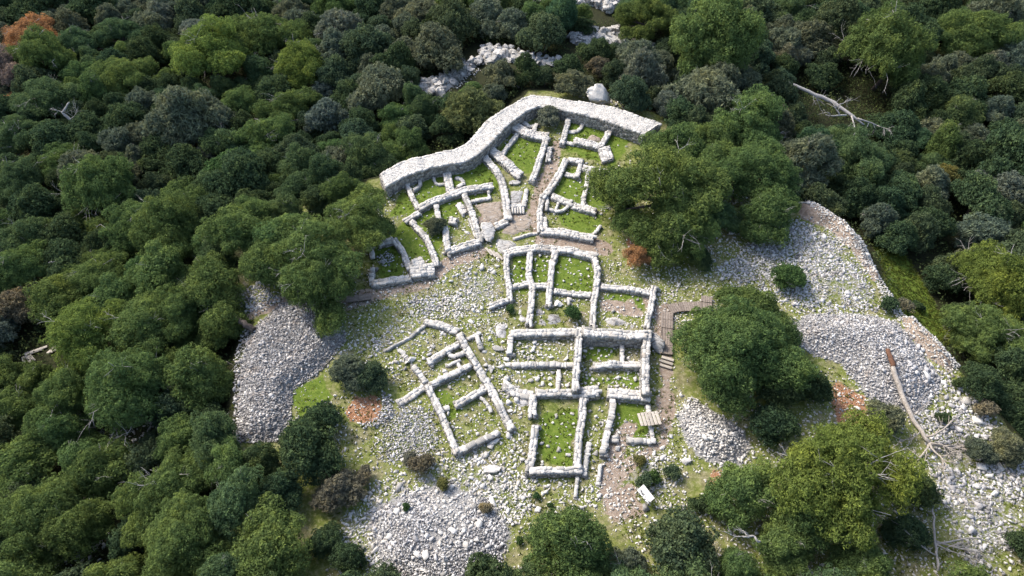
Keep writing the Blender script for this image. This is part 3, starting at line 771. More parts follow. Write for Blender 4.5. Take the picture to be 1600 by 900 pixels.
patch('bedrock_ledge', [(763, 500), (796, 505), (797, 515), (790, 532), (775, 525)], .18, .6, 'rock', 'white bedrock knob left of the long cross wall', 'bedrock', .25, 9)
patch('bedrock_ledge', [(766, 484), (775, 480), (794, 500), (785, 502)], .14, .5, 'rock', 'narrow white bedrock rib beside the slanting wall stub', 'bedrock', .15, 10)
patch('bedrock_slope', [(786, 617), (833, 618), (831, 640), (808, 640)], .12, .7, 'rock', 'cream bedrock slope left of the lowest room', 'bedrock', .2, 11)
patch('earth_patch', [(912, 217), (925, 208), (940, 214), (942, 222), (925, 224)], .15, .5, 'brownrock', 'bare brown earth patch inside the upper right room', 'earth', .04, 12)
outcrop([(744, 96), (752, 76), (770, 72), (800, 76), (845, 88), (882, 98), (880, 107), (840, 105), (790, 98), (760, 104)], 'white rock outcrop ridge behind the great wall', 13)
outcrop([(655, 150), (660, 132), (700, 112), (745, 90), (752, 100), (735, 118), (690, 150)], 'white rock outcrop sloping down left behind the great wall', 14)
outcrop([(888, 62), (900, 52), (925, 48), (960, 50), (1000, 58), (1028, 80), (1025, 92), (990, 78), (940, 66), (900, 74)], 'long white rock ridge at the top centre among dark bushes', 15)
outcrop([(800, 0), (870, 0), (975, -12), (972, 8), (950, 22), (930, 12), (880, 10), (820, 10)], 'bright white rock clearing at the top edge', 16)

boulder(931, 161, 42, (1.0, .7, .85), -0.55, 'pale', 'large pale pointed boulder standing behind the great enclosure wall', var=3, sink=.08, tilt=(.15, .45))
boulder(1024, 536, 30, (.75, 1.4, .8), 0.5, 'dark', 'grey triangular boulder propping the outer right wall beside the boardwalk', var=2)
boulder(762, 366, 26, (1.0, 1.7, .75), 0.35, 'rock', 'big grey angular slab of rock at the corner of the bedrock court', var=3, sink=.2)
boulder(1480, 357, 22, (1.2, .8, .6), -.4, 'rock', 'grey boulder alone among dark bushes beside the green glade', var=0)
boulder(771, 733, 24, (1.2, .6, .4), 0.0, 'pale', 'long white boulder below the tilted house', var=1)
boulder(766, 574, 12, (.7, 1.5, .45), 0.35, 'rock', 'upright grey slab right of the tilted house', var=2, name='slab', cat='slab')
boulder(777, 544, 22, (1.0, .45, .4), -.45, 'pale', 'long white slab lying below the white bedrock knob', var=3, name='slab', cat='slab')
boulder(641, 562, 20, (1.1, .42, .45), .6, 'pale', 'smooth bluish slab beside the short broken wall', var=4, name='slab', cat='slab')
boulder(772, 690, 22, (1.1, .4, .35), .5, 'pale', 'flat pale slab below the front wall of the tilted house', var=0, name='slab', cat='slab')
boulder(806, 285, 18, (1.1, .6, .35), 0, 'rock', 'flat stone slab on the lane above the grey floor', var=1, name='slab', cat='slab')
boulder(1073, 719, 16, (1.1, .7, .6), .1, 'pale', 'squared white block at the lower edge of the brown rubble heap', var=2, name='stone_block', cat='stone block')
boulder(965, 700, 10, (1, .8, .7), .4, 'pale', 'pale boulder at the foot of the leaning wall pier', var=3)
boulder(872, 474, 14, (1, 1, .6), .3, 'pale', 'pale boulder at the foot of the third upright wall', var=4)
for i in range(5):
    p = at1(801 + i * 4.2, 330, 0.1); o = link('stone_tread', BLOCK_ME[i]); s = mpp(p)
    o.scale = (3.4 * s, 13 * s, .3); o.location = (p[0], p[1], p[2] + .05); o.rotation_euler = (0, 0, .05)
    tag(o, 'upright pale tread stone above the brown shelf, %s from the left' % ['first', 'second', 'third', 'fourth', 'fifth'][i], 'stone', 'five stone treads')

# heaps and rubble fields (nobody could count these)
full = lambda P: np.ones(len(P))
patchy = lambda s, o, lo, hi: (lambda P: sstep(lo, hi, fbm(P[:, 0], P[:, 1], s, o)))
rubble('stone_heap', HEAPS['left'][0], 72, 0.08, 0.24, 'grey', 'big grey rubble heap left of the ruins', 'stone heap', seed=1, lift=.10, edge_fade=False)
rubble('stone_heap', [(360, 702), (367, 600), (368, 550), (386, 503), (398, 515), (380, 565), (377, 640), (372, 700)], 26, .12, .36, 'grey', 'grey stones spilling down the outer edge of the big grey heap', 'stones', seed=48, edge_fade=False)
rubble('stone_heap', HEAPS['right'][0], 61, 0.08, 0.25, 'light', 'big bluish rubble heap on the right beside the fallen tree', 'stone heap', seed=2, lift=.10)
rubble('stone_heap', HEAPS['bottom'][0], 68, 0.08, 0.25, 'light', 'wide grey rubble heap at the bottom of the clearing', 'stone heap', seed=3, lift=.08, cover=patchy(2.2, 51, .30, .44))
rubble('stone_heap', HEAPS['path'][0], 41, 0.12, 0.29, 'pale', 'brownish rubble heap between the dirt path and the right-hand pine', 'stone heap', seed=4, lift=.10)
rubble('stone_heap', [(590, 650), (640, 632), (680, 640), (694, 712), (650, 735), (604, 742), (580, 700)], 52, 0.08, 0.20, 'light', 'grey rubble bank along the left wall of the tilted house', 'stone heap', seed=5, lift=.06, cover=patchy(3, 3, .3, .5))
rubble('stone_heap', [(590, 397), (608, 392), (622, 402), (617, 417), (598, 420), (588, 412)], 45, 0.13, 0.25, 'light', 'small bluish stone pile inside the heap room', 'stone heap', seed=6, lift=.2)
rubble('rubble_field', [(700, 432), (760, 405), (786, 402), (790, 470), (765, 480), (715, 505), (690, 500), (650, 480)], 32, 0.10, 0.31, 'pale', 'rubble field left of the middle block of rooms', 'stones', seed=7, cover=patchy(2.5, 4, .32, .55))
rubble('rubble_strip', [(565, 550), (590, 520), (640, 462), (690, 455), (690, 480), (650, 520), (610, 545), (580, 562)], 40, 0.10, 0.31, 'light', 'slanting strip of grey rubble above the tilted house', 'stones', seed=8, cover=patchy(2.5, 5, .28, .5))
rubble('rubble_field', [(500, 845), (560, 780), (600, 735), (690, 715), (770, 700), (830, 745), (840, 800), (800, 880), (830, 910), (500, 910)], 28, 0.09, 0.33, 'pale', 'wide scatter of pale rubble below the tilted house', 'stones', seed=9, cover=patchy(2.2, 6, .34, .56))
rubble('rubble_field', [(1105, 425), (1150, 395), (1240, 335), (1300, 350), (1345, 395), (1375, 445), (1405, 490), (1330, 486), (1260, 490), (1210, 470), (1150, 450)], 31, 0.12, 0.33, 'light', 'pale rubble slope under the upper right rampart', 'stones', seed=10, cover=patchy(1.8, 7, .28, .50))
rubble('rubble_field', [(1385, 500), (1420, 510), (1455, 560), (1500, 590), (1560, 660), (1640, 760), (1640, 910), (1520, 910), (1455, 780), (1440, 680), (1400, 640)], 22, 0.14, 0.39, 'light', 'coarse rubble slope around the fallen tree', 'stones', seed=11, cover=patchy(2.4, 8, .34, .52))
rubble('rubble_field', [(925, 735), (985, 700), (1050, 700), (1070, 740), (1090, 800), (1020, 815), (950, 800)], 22, 0.09, 0.30, 'pale', 'pale rubble around the info board', 'stones', seed=12, cover=patchy(2.5, 9, .35, .55))
rubble('rubble_field', [(365, 440), (395, 425), (425, 445), (440, 470), (390, 500), (362, 490)], 31, 0.14, 0.33, 'light', 'bluish rubble bank above the big grey heap', 'stones', seed=13, cover=patchy(2, 10, .3, .5))
rubble('rubble_field', [(1245, 318), (1262, 308), (1340, 366), (1410, 490), (1500, 572), (1488, 590), (1420, 525), (1372, 450), (1330, 395), (1285, 352)], 36, 0.09, 0.26, 'pale', 'pale rubble rampart running down along the right-hand drop', 'wall', seed=14, lift=.05, edge_fade=False)
rubble('stone_heap', [(598, 612), (612, 620), (612, 650), (590, 668), (568, 672), (560, 664), (588, 655), (598, 638)], 51, 0.12, 0.25, 'light', 'curved bank of grey stones round the rust-coloured patch', 'stones', seed=15, lift=.35, edge_fade=False)
rubble('rubble_field', [(940, 440), (1000, 445), (1010, 430), (1060, 440), (1110, 440), (1110, 480), (1060, 500), (1048, 520), (1030, 480)], 15, 0.09, 0.26, 'pale', 'stones around the bend of the boardwalk', 'stones', seed=16, cover=patchy(2, 11, .35, .6))
rubble('rubble_field', [(900, 150), (1000, 140), (1100, 180), (1090, 210), (1000, 180)], 12, 0.14, 0.39, 'light', 'grey stones in the shade behind the great wall', 'stones', seed=17, cover=patchy(2, 12, .4, .6))
rubble('rubble_field', [(655, 130), (745, 85), (770, 100), (720, 140), (680, 160)], 15, 0.14, 0.39, 'pale', 'tawny stones on the slope beside the sloping outcrop', 'stones', seed=18, cover=patchy(2.5, 13, .35, .55))
rubble('rubble_field', [(100, 640), (340, 620), (360, 700), (250, 760), (160, 860), (140, 920), (0, 920), (0, 860), (100, 840)], 10, 0.14, 0.39, 'pale', 'stones on the ground under the lower left pines', 'stones', seed=19, cover=patchy(3, 14, .4, .6))
rubble('rubble_field', [(590, 560), (640, 470), (700, 455), (790, 440), (800, 520), (760, 545), (700, 500), (640, 540), (620, 610)], 18, 0.07, 0.28, 'pale', 'pale stones strewn on the grass above the tilted house', 'stones', seed=41, cover=patchy(1.8, 31, .4, .6))
rubble('rubble_field', [(745, 560), (800, 540), (830, 660), (825, 745), (780, 720), (800, 670)], 20, 0.07, 0.30, 'pale', 'pale stones between the tilted house and the lower rooms', 'stones', seed=42, cover=patchy(1.8, 32, .35, .55))
rubble('rubble_field', [(805, 735), (930, 745), (1000, 700), (1040, 720), (1000, 800), (900, 800), (800, 830)], 18, 0.07, 0.28, 'pale', 'pale stones strewn below the lowest room', 'stones', seed=43, cover=patchy(1.8, 33, .38, .58))
rubble('rubble_field', [(800, 530), (1005, 530), (1005, 605), (800, 605)], 15, 0.05, 0.25, 'pale', 'pale stones on the floors of the lower rooms', 'stones', seed=44, cover=patchy(1.5, 34, .48, .66))
rubble('rubble_field', [(460, 470), (560, 440), (640, 445), (600, 500), (560, 560), (540, 540)], 12, 0.07, 0.25, 'pale', 'pale stones on the grass below the plank deck', 'stones', seed=45, cover=patchy(1.8, 35, .42, .62))
rubble('rubble_field', [(1060, 600), (1040, 700), (1060, 740), (1160, 740), (1190, 710), (1110, 640)], 12, 0.09, 0.30, 'pale', 'pale stones around the brownish heap', 'stones', seed=46, cover=patchy(1.8, 36, .4, .6))
rubble('rubble_field', [(1085, 310), (1160, 285), (1235, 330), (1160, 395), (1110, 430), (1060, 425)], 9, .1, .34, 'light', 'stones under the pines above the pale rubble slope', 'stones', seed=47, cover=patchy(1.8, 37, .35, .55))
CLEAR_PX = [(368, 690), (374, 560), (392, 505), (400, 440), (560, 330), (600, 285), (700, 250), (765, 215), (830, 165), (960, 190), (1050, 240), (1230, 320), (1340, 380), (1405, 490), (1500, 580), (1600, 700), (1640, 910), (500, 910), (560, 740), (450, 680)]
LUSHW = [at(p)[:, :2] for p in LUSH]
in_lush = lambda P: np.max([sdf_poly(P, w) for w in LUSHW], 0) > 0
rubble('scattered_stones', CLEAR_PX, 20.0, .05, .24, 'pale', 'small pale stones strewn over the grass of the clearing', 'stones', seed=20, cover=lambda P: (0.18 + 0.82 * sstep(.36, .60, fbm(P[:, 0], P[:, 1], 4, 15))) * (1 - .8 * sstep(46, 60, P[:, 1])) * np.where(in_lush(P), .28, 1.0), edge_fade=False)
for i, (pp, lab) in enumerate([(RED[0], 'rust-coloured chips in the hollow ringed by grey stones'), (RED[1], 'rust-coloured chips beside the bluish heap'), (RED[2], 'orange chips under the pine below the brownish heap')]):
    rubble('litter', pp, 40, .05, .16, 'litter', lab, 'litter', seed=30 + i)

# loose stones, one object each
ORD = ['first', 'second', 'third', 'fourth', 'fifth', 'sixth', 'seventh', 'eighth', 'ninth', 'tenth', 'eleventh', 'twelfth', 'thirteenth', 'fourteenth', 'fifteenth',
       'sixteenth', 'seventeenth', 'eighteenth', 'nineteenth', 'twentieth'] + ['%d%s' % (i, {1: 'st', 2: 'nd', 3: 'rd'}.get(i % 10, 'th')) for i in range(21, 90)]
ZONES = [
 ('on the grass of the lowest room', [(848, 645), (902, 645), (895, 725), (842, 725)], 14, .25, .55),
 ('in the lane right of the lowest room', [(915, 640), (945, 640), (940, 700), (925, 740), (915, 690)], 12, .25, .6),
 ('in the lower left room', [(800, 578), (865, 578), (890, 604), (840, 604), (800, 600)], 16, .25, .6),
 ('in the room under the long cross wall', [(812, 532), (895, 532), (895, 562), (810, 562)], 18, .25, .55),
 ('in the dark room right of the spine wall', [(912, 545), (962, 545), (925, 600), (912, 600)], 12, .25, .55),
 ('in the lower right room', [(920, 585), (1003, 585), (1003, 606), (925, 606)], 14, .25, .5),
 ('in the red-earth room', [(940, 460), (1012, 462), (1005, 500), (945, 490)], 14, .22, .45),
 ('in the widest middle room', [(870, 405), (925, 405), (924, 450), (868, 448)], 14, .2, .4),
 ('in the narrow middle rooms', [(800, 402), (856, 400), (852, 440), (800, 440)], 16, .25, .5),
 ('between the tilted house and the lower rooms', [(750, 545), (795, 545), (800, 600), (815, 660), (795, 650), (765, 590)], 22, .25, .65),
 ('inside the tilted house', [(680, 605), (745, 580), (790, 660), (720, 695)], 12, .2, .45),
 ('on the grass above the tilted house', [(610, 560), (660, 515), (710, 525), (660, 565), (630, 600)], 18, .25, .5),
 ('below the tilted house', [(720, 715), (810, 670), (820, 730), (780, 770), (700, 760)], 20, .3, .65),
 ('below the lowest room', [(810, 750), (930, 750), (930, 800), (820, 800)], 20, .25, .6),
 ('beside the dirt path below the plank bridge', [(1020, 695), (1050, 660), (1060, 720), (1000, 730)], 10, .25, .55),
 ('on the bottom heap', [(600, 780), (780, 780), (770, 890), (600, 890)], 18, .45, .8),
 ('on the slope around the fallen tree', [(1420, 560), (1500, 600), (1570, 700), (1590, 850), (1470, 700)], 24, .45, .9),
 ('in the upper right rooms', [(875, 235), (955, 265), (935, 365), (880, 345)], 16, .2, .45),
 ('in the upper left rooms', [(640, 380), (690, 330), (690, 400), (660, 410)], 8, .2, .4),
 ('along the brown path', [(690, 440), (780, 405), (780, 425), (700, 470)], 14, .3, .7),
]
zr = np.random.default_rng(77)
for place, pp, cnt, s0, s1 in ZONES:
    pw = at(pp)[:, :2]; P = []
    lo, hi = pw.min(0), pw.max(0)
    for _ in range(600):
        q = zr.uniform(lo, hi)[None]
        if sdf_poly(q, pw)[0] < 0 or not len(off_walls(q, -0.25)): continue
        if any(np.hypot(*(q[0] - r)) < .55 for r in P): continue
        P.append(q[0])
        if len(P) >= cnt: break
    P.sort(key=lambda q: to_px([(q[0], q[1], 0)])[0][0])
    for i, q in enumerate(P):
        s = .78 * (s0 + (s1 - s0) * zr.random() ** 2.2); o = link('loose_stone', HULL_ME['pale' if zr.random() < .7 else 'light'][zr.integers(8)])
        o.scale = (s * zr.uniform(.9, 1.4), s * zr.uniform(.7, 1.0), s * zr.uniform(.5, .8))
        o.location = (q[0], q[1], hgt(*q) + o.scale[2] * .25); o.rotation_euler = (zr.normal(0, .2), zr.normal(0, .2), zr.uniform(0, 6.3))
        tag(o, 'loose pale stone %s, %s from the left' % (place, ORD[i]), 'stone', 'loose stones ' + place)

# ------------------------------------------------------------------ woodwork
def plank_box():
    V = np.array([(x, y, z) for x in (-.5, .5) for y in (-.5, .5) for z in (-.5, .5)], float)
    F = np.array([(0, 1, 3, 2), (4, 6, 7, 5), (0, 4, 5, 1), (2, 3, 7, 6), (0, 2, 6, 4), (1, 5, 7, 3)])
    return V, F
PLV, PLF = plank_box()
def plank_me(mat):
    me = mesh_np('plank', PLV, PLF, M[mat]); return me
PLANK, PALEPLANK, POSTM = plank_me('plank'), plank_me('paleplank'), plank_me('bark')

def deck(name, label, line_px, wid, along=True, dz=.22, nper=5, panel=.95, me=PLANK, gap=.02, cat='boardwalk', seed=0):
    """a walk of panels; planks lie along (or across) the walk; every plank is a part"""
    rng = np.random.default_rng(500 + seed)
    L = at(line_px, dz); seg = np.r_[0, np.cumsum(np.linalg.norm(np.diff(L, axis=0), axis=1))]; n = max(1, int(round(seg[-1] / panel)))
    root = empty(name, L[0] - np.array((0, 0, dz))); tag(root, label, cat)
    f = lambda s: np.array([np.interp(s, seg, L[:, i]) for i in range(3)])
    for k in range(n):
        a, b_ = f(seg[-1] * k / n), f(seg[-1] * (k + 1) / n); d = b_ - a; ln = np.linalg.norm(d); t = d / ln; nr = np.array([-t[1], t[0], 0]); nr /= np.linalg.norm(nr)
        c = (a + b_) / 2; yaw = math.atan2(t[1], t[0]); pit = -math.asin(t[2]); jit = rng.normal(0, .03)
        dzp = rng.normal(0, .02)
        m_ = nper
        for j in range(m_):
            o = link('plank', me, root)
            if along:
                p = c + nr * wid * ((j + .5) / m_ - .5); o.scale = (ln - .03, wid / m_ - gap, .05)
            else:
                p = c + t * ln * ((j + .5) / m_ - .5); o.scale = (ln / m_ - gap, wid * rng.uniform(.95, 1.05), .05)
            o.location = Vector(p) - root.location + Vector((0, 0, dzp + rng.normal(0, .004))); o.rotation_euler = (0, pit, yaw + jit + rng.normal(0, .01))
        for s in (-.4, .4):
            o = link('joist', POSTM, root); p = c + nr * wid * s; o.scale = (ln - .05, .08, .12); o.location = Vector(p) - root.location + Vector((0, 0, -.09)); o.rotation_euler = (0, pit, yaw)
    return root

deck('boardwalk', 'straight grey plank boardwalk running down beside the outer right wall', [(1042.5, 487), (1042, 520), (1041, 553)], 1.05, seed=1)
deck('boardwalk', 'level plank boardwalk leading right from the boardwalk bend', [(1045, 483), (1056, 479.5), (1075, 479), (1097, 478)], 1.0, seed=2, nper=5, along=False, panel=.95)
deck('boardwalk', 'short plank boardwalk going up under the right-hand pine', [(1104, 482), (1104, 463)], 1.0, seed=3)
deck('plank_deck', 'small grey plank deck on the brown path beside the large left pine', [(540, 468), (580, 463)], .75, seed=4, nper=6, cat='deck')
deck('plank_bridge', 'pale plank bridge laid over the thin wall, planks side by side', [(998, 655.5), (1031, 652)], 1.15, along=False, nper=6, panel=5, dz=.75, me=PALEPLANK, gap=.05, seed=5, cat='bridge')
for i, (u, v) in enumerate([(1043, 560.5), (1042, 566.5), (1040, 572.5)]):
    p = at1(u, v, .12); o = link('wooden_step', PALEPLANK); o.scale = (1.0, .24, .1); o.location = p; o.rotation_euler = (0, 0, -.38)
    tag(o, 'wooden step plank below the straight boardwalk, %s from the top' % ORD[i], 'step', 'three wooden steps')
for i in range(4):
    p = at1(764 + i * 5.5, 393 + i * 2.4, .1); o = link('timber_step', PALEPLANK); o.scale = (1.15, .22, .12); o.location = p; o.rotation_euler = (0, 0, 2.15)
    tag(o, 'narrow timber step beside the big angular slab, %s from the left' % ORD[i], 'step', 'narrow steps at the path bend')
for i, (u, v, a) in enumerate([(38, 566, -.95), (43, 559, -.8), (48, 557, -.7), (53, 550, .5), (56, 548, .55), (60, 546, .5), (84, 543, 1.2), (89, 541, 1.25), (94, 539, 1.3)]):
    p = at1(u, v, .2); o = link('stair_plank', PALEPLANK); o.scale = (1.5, .25, .08); o.location = p; o.rotation_euler = (0, 0, a)
    tag(o, 'weathered stair plank in the forest gap at the far left, %s from the left' % ORD[i], 'plank', 'forest stair planks')

def info_board():
    p = at1(1009, 772, .9); root = empty('info_board', (p[0], p[1], hgt(p[0], p[1])))
    tag(root, 'white tilted information board beside the small dark bush', 'sign')
    m, t, ns, ls = new_mat('printed_panel')
    tc = ns.new('ShaderNodeTexCoord'); sp = ns.new('ShaderNodeSeparateXYZ'); ls.new(tc.outputs['Generated'], sp.inputs[0])
    pn = noise(t, 6, 3, tc.outputs['Generated'])
    band = math_(t, 'MULTIPLY', math_(t, 'LESS_THAN', sp.outputs[1], .42), math_(t, 'GREATER_THAN', pn, .52))
    lines = math_(t, 'MULTIPLY', math_(t, 'LESS_THAN', math_(t, 'FRACT', math_(t, 'MULTIPLY', sp.outputs[1], 14)), .3), math_(t, 'GREATER_THAN', sp.outputs[1], .5))
    lines = math_(t, 'MULTIPLY', lines, math_(t, 'GREATER_THAN', math_(t, 'ABSOLUTE', math_(t, 'SUBTRACT', sp.outputs[0], .5)), .06))
    c = mixc(t, math_(t, 'MULTIPLY', lines, .35), (.58, .58, .56), (.2, .2, .2)); c = mixc(t, band, c, (.06, .065, .07)); finish(t, c, .5)
    me = mesh_np('panel', PLV, PLF, m); me.materials[0] = m
    o = link('panel', me, root); o.scale = (1.2, .62, .04); o.location = (0, 0, .9); o.rotation_euler = (math.radians(22), 0, math.radians(-58))
    for s in (-.45, .45):
        q = Vector((s, 0, 0)); q.rotate(Euler((0, 0, math.radians(-58))))
        pm = mesh_np('post', PLV, PLF, M['metal']); o = link('post', pm, root); o.scale = (.07, .07, .88); o.location = (q.x, q.y, .42)
info_board()

# ------------------------------------------------------------------ dead wood
def branchy(bag_list, start, d, length, rad, depth, rng, droop=0.0, spread=.7, nseg=5, kids=(3, 5)):
    pts = [np.array(start, float)]; d = np.array(d, float); d /= np.linalg.norm(d)
    for i in range(nseg):
        d = d + rng.normal(0, .16, 3) + np.array((0, 0, -droop)); d /= np.linalg.norm(d); pts.append(pts[-1] + d * length / nseg)
    bag_list.append((depth, tube(pts, np.linspace(rad, rad * .35, len(pts)), 5)))
    if depth > 0:
        for _ in range(rng.integers(*kids)):
            f = rng.uniform(.25, 1.0) * nseg; i = min(int(f), nseg - 1); p = pts[i] + (pts[i + 1] - pts[i]) * (f - i)
            dd = d + rng.normal(0, spread, 3); branchy(bag_list, p, dd, length * rng.uniform(.4, .65), rad * .5, depth - 1, rng, droop, spread, max(3, nseg - 1), kids)
def dead_wood(name, label, seed, trunk_px, heights, radii, mat, limbs, cat='dead tree', bark=None):
    """limbs: (pixel start, start height, pixel end, end height, radius, depth)"""
    rng = np.random.default_rng(seed)
    P = np.array([at1(u, v, h) for (u, v), h in zip(trunk_px, heights)]); root = empty(name, P[0] - np.array((0, 0, heights[0]))); tag(root, label, cat); org = np.array(root.location)
    # finer trunk
    s = np.linspace(0, len(P) - 1, len(P) * 4); Q = np.stack([np.interp(s, range(len(P)), P[:, i]) for i in range(3)], 1); Q[1:-1] += rng.normal(0, .04, Q[1:-1].shape)
    V, F = tube(Q, np.interp(s, range(len(P)), radii), 8); link('trunk', mesh_np('trunk', V - org, F, M[mat], True), root)
    if bark:
        k = bark; V, F = tube(Q[:k], np.interp(s[:k], range(len(P)), radii) + .012, 8); link('bark', mesh_np('bark', V - org, F, M['rustbark'], True), root)
    for (a, h0, b_, h1, r, dep) in limbs:
        A = at1(*a, h0); B_ = at1(*b_, h1); lst = []; d = B_ - A; branchy(lst, A, d, np.linalg.norm(d), r, dep, rng, spread=.55, kids=(3, 6))
        g = Bag()
        for _, (V, F) in lst: g.add(V, F)
        link('branch', g.mesh('branch', M[mat], True, org), root)
    return root
dead_wood('fallen_tree', 'bleached fallen tree trunk with rusty bark end, across the right slope', 5, [(1387, 546), (1396, 573), (1410, 618), (1425, 650), (1452, 692)], [.5, .5, .5, .5, .5], [.16, .20, .20, .18, .15], 'bleached',
          [((1446, 683), .5, (1497, 672), .9, .11, 2), ((1452, 692), .5, (1520, 712), .6, .14, 3), ((1452, 692), .5, (1458, 728), .4, .10, 2), ((1425, 650), .5, (1446, 640), 1.0, .06, 2), ((1410, 618), .5, (1396, 640), .9, .05, 2), ((1440, 672), .5, (1425, 700), .7, .06, 2), ((1452, 692), .5, (1500, 700), 1.0, .09, 3), ((1452, 692), .5, (1475, 740), .5, .1, 2)], bark=6)
dead_wood('dead_branch', 'tangle of bare grey branches on the stones at the lower right edge', 6, [(1450, 765), (1458, 800), (1462, 850), (1466, 890)], [1.2, .8, .6, .4], [.05, .07, .08, .09], 'twig',
          [((1450, 770), 1.0, (1525, 778), .8, .06, 2), ((1455, 775), 1.0, (1530, 790), .7, .05, 2), ((1462, 850), .6, (1550, 845), .9, .08, 3), ((1460, 845), .6, (1530, 868), .8, .07, 3), ((1462, 868), .6, (1415, 845), 1.2, .06, 2), ((1462, 850), .6, (1520, 880), .8, .06, 3)])
dead_wood('dead_tree', 'bleached dead tree lying in the dark forest at the upper right', 7, [(1222, 124), (1250, 137), (1300, 158), (1330, 180), (1350, 195)], [3.2, 3.4, 3.0, 2.6, 2.2], [.10, .2, .26, .2, .1], 'twig',
          [((1340, 185), 2.6, (1380, 200), 2.6, .12, 3), ((1330, 180), 2.6, (1350, 215), 2.5, .12, 3), ((1322, 180), 2.6, (1280, 186), 2.6, .12, 2), ((1335, 200), 2.2, (1290, 200), 2.2, .1, 2), ((1310, 165), 3, (1335, 160), 3.4, .08, 2), ((1255, 140), 3.2, (1285, 165), 2.6, .08, 2)])
dead_wood('dead_tree', 'slim bleached branch sticking out at the bottom, beside the grey-green bush', 8, [(1188, 846), (1175, 838), (1160, 838)], [2.5, 2.7, 2.9], [.08, .07, .05], 'twig',
          [((1172, 838), 2.7, (1158, 818), 3.4, .05, 2), ((1160, 838), 2.8, (1130, 838), 3.0, .04, 1)])
dead_wood('leaning_trunk', 'dark leaning pine trunk at the upper corner of the big grey heap', 9, [(397, 516), (380, 505), (352, 488)], [.2, .9, 1.8], [.28, .25, .2], 'bark', [], cat='tree trunk')
dead_wood('dead_tree', 'arched pale dead branch in the forest at the left', 10, [(65, 425), (72, 411), (88, 408), (112, 418)], [1.5, 3, 3.2, 2.5], [.08, .09, .08, .05], 'twig', [((72, 411), 3, (60, 430), 1.5, .05, 1)])
dead_wood('dead_tree', 'dark bare trunk leaning between pines in the upper left forest', 11, [(135, 215), (118, 195), (98, 175), (108, 160)], [1, 2.5, 4, 5], [.25, .22, .14, .08], 'twig', [((110, 186), 3.2, (128, 160), 5.5, .06, 2), ((98, 175), 4, (80, 165), 5, .05, 2)])

# ------------------------------------------------------------------ trees
def fib_dirs(n, rng, zmin=-0.35):
    i = np.arange(n) + rng.random(); z = zmin + (1 - zmin) * (i % n) / n; a = i * 2.39996 + rng.uniform(0, 6.28)
    r = np.sqrt(np.maximum(1 - z * z, 0)); D = np.stack([r * np.cos(a), r * np.sin(a), z], 1); D += rng.normal(0, .12, D.shape)
    return D / np.linalg.norm(D, axis=1)[:, None]

def leaves_at(cen, nrm, size, asp, rng, lean):
    """one leaf triangle pair (folded quad) per centre, roughly facing nrm"""
    n = len(cen); N_ = nrm + rng.normal(0, lean, (n, 3)); N_ /= np.linalg.norm(N_, axis=1)[:, None] + 1e-9
    a = np.cross(N_, rng.normal(0, 1, (n, 3))); a /= np.linalg.norm(a, axis=1)[:, None] + 1e-9; b = np.cross(N_, a)
    s = size * rng.uniform(.65, 1.35, (n, 1)); tip = cen + a * s * asp + N_ * s * .3
    V = np.stack([cen - a * s * asp * .6, cen + b * s * .5, tip, cen - b * s * .5], 1).reshape(-1, 3)
    q = np.arange(n)[:, None] * 4; F = np.concatenate([q + [0, 1, 2], q + [0, 2, 3]], 0)
    return V, F

def crown(rng, R, vz, nlobe, lobe_r, ntuft, tuft_r, nleaf, leaf, asp, lean, zmin=-.3, flat_=.7, domes=6, irregular=.2):
    """crown > branch lobes > tufts > leaves; returns mesh data and the lobe centres"""
    # the crown is a cluster of uneven sub-domes, the tallest near the middle
    K = domes; ang = rng.uniform(0, 6.28) + np.arange(K) * 2.39996; off = np.r_[rng.uniform(0, .15), rng.uniform(.30, .78, K - 1)] if K > 1 else np.zeros(1)
    sr = np.r_[rng.uniform(.45, .62), rng.uniform(.20, .46, K - 1)] if K > 1 else np.ones(1)
    cz_ = np.r_[rng.uniform(.15, .35), rng.uniform(-.42, .22, K - 1)] * vz if K > 1 else np.zeros(1)
    Cs = np.stack([np.cos(ang) * off, np.sin(ang) * off, cz_], 1) * R
    wgt = sr ** 2 / (sr ** 2).sum(); cnt = np.maximum(4, np.round(wgt * nlobe)).astype(int)
    Lc, D = [], []
    for k_ in range(K):
        d_ = fib_dirs(cnt[k_], rng, zmin); rad = rng.uniform(1 - 2 * irregular, 1.08, cnt[k_])
        p_ = Cs[k_] + d_ * rad[:, None] * max(sr[k_] * R - lobe_r * .55, .2) * np.array((1, 1, vz)); keep = np.ones(len(p_), bool)
        for m_ in range(K):
            if m_ != k_: keep &= np.linalg.norm((p_ - Cs[m_]) / np.array((1, 1, vz)), axis=1) > sr[m_] * R * .62
        Lc.append(p_[keep]); D.append(d_[keep])
    Lc = np.concatenate(Lc); D = np.concatenate(D); nlobe = len(Lc)
    g = Bag(); lr = lobe_r * rng.uniform(.7, 1.3, nlobe)
    for c, d, r in zip(Lc, D, lr):
        T = fib_dirs(ntuft, rng, -.25)
        up = d * .6 + np.array((0, 0, .4)); up /= np.linalg.norm(up)
        T = T + up * .45; T /= np.linalg.norm(T, axis=1)[:, None]
        tc = c + T * r * rng.uniform(.55, 1.25, (ntuft, 1)) * np.array((1, 1, flat_))
        tr = tuft_r * rng.uniform(.7, 1.3, ntuft)
        dirs = rng.normal(0, 1, (ntuft, nleaf, 3)) + T[:, None, :] * .9; dirs /= np.linalg.norm(dirs, axis=2)[:, :, None]
        cen = tc[:, None, :] + dirs * tr[:, None, None] * rng.uniform(.72, 1.05, (ntuft, nleaf, 1))
        V, F = leaves_at(cen.reshape(-1, 3), dirs.reshape(-1, 3), leaf, asp, rng, lean); g.add(V, F)
    return g, Lc

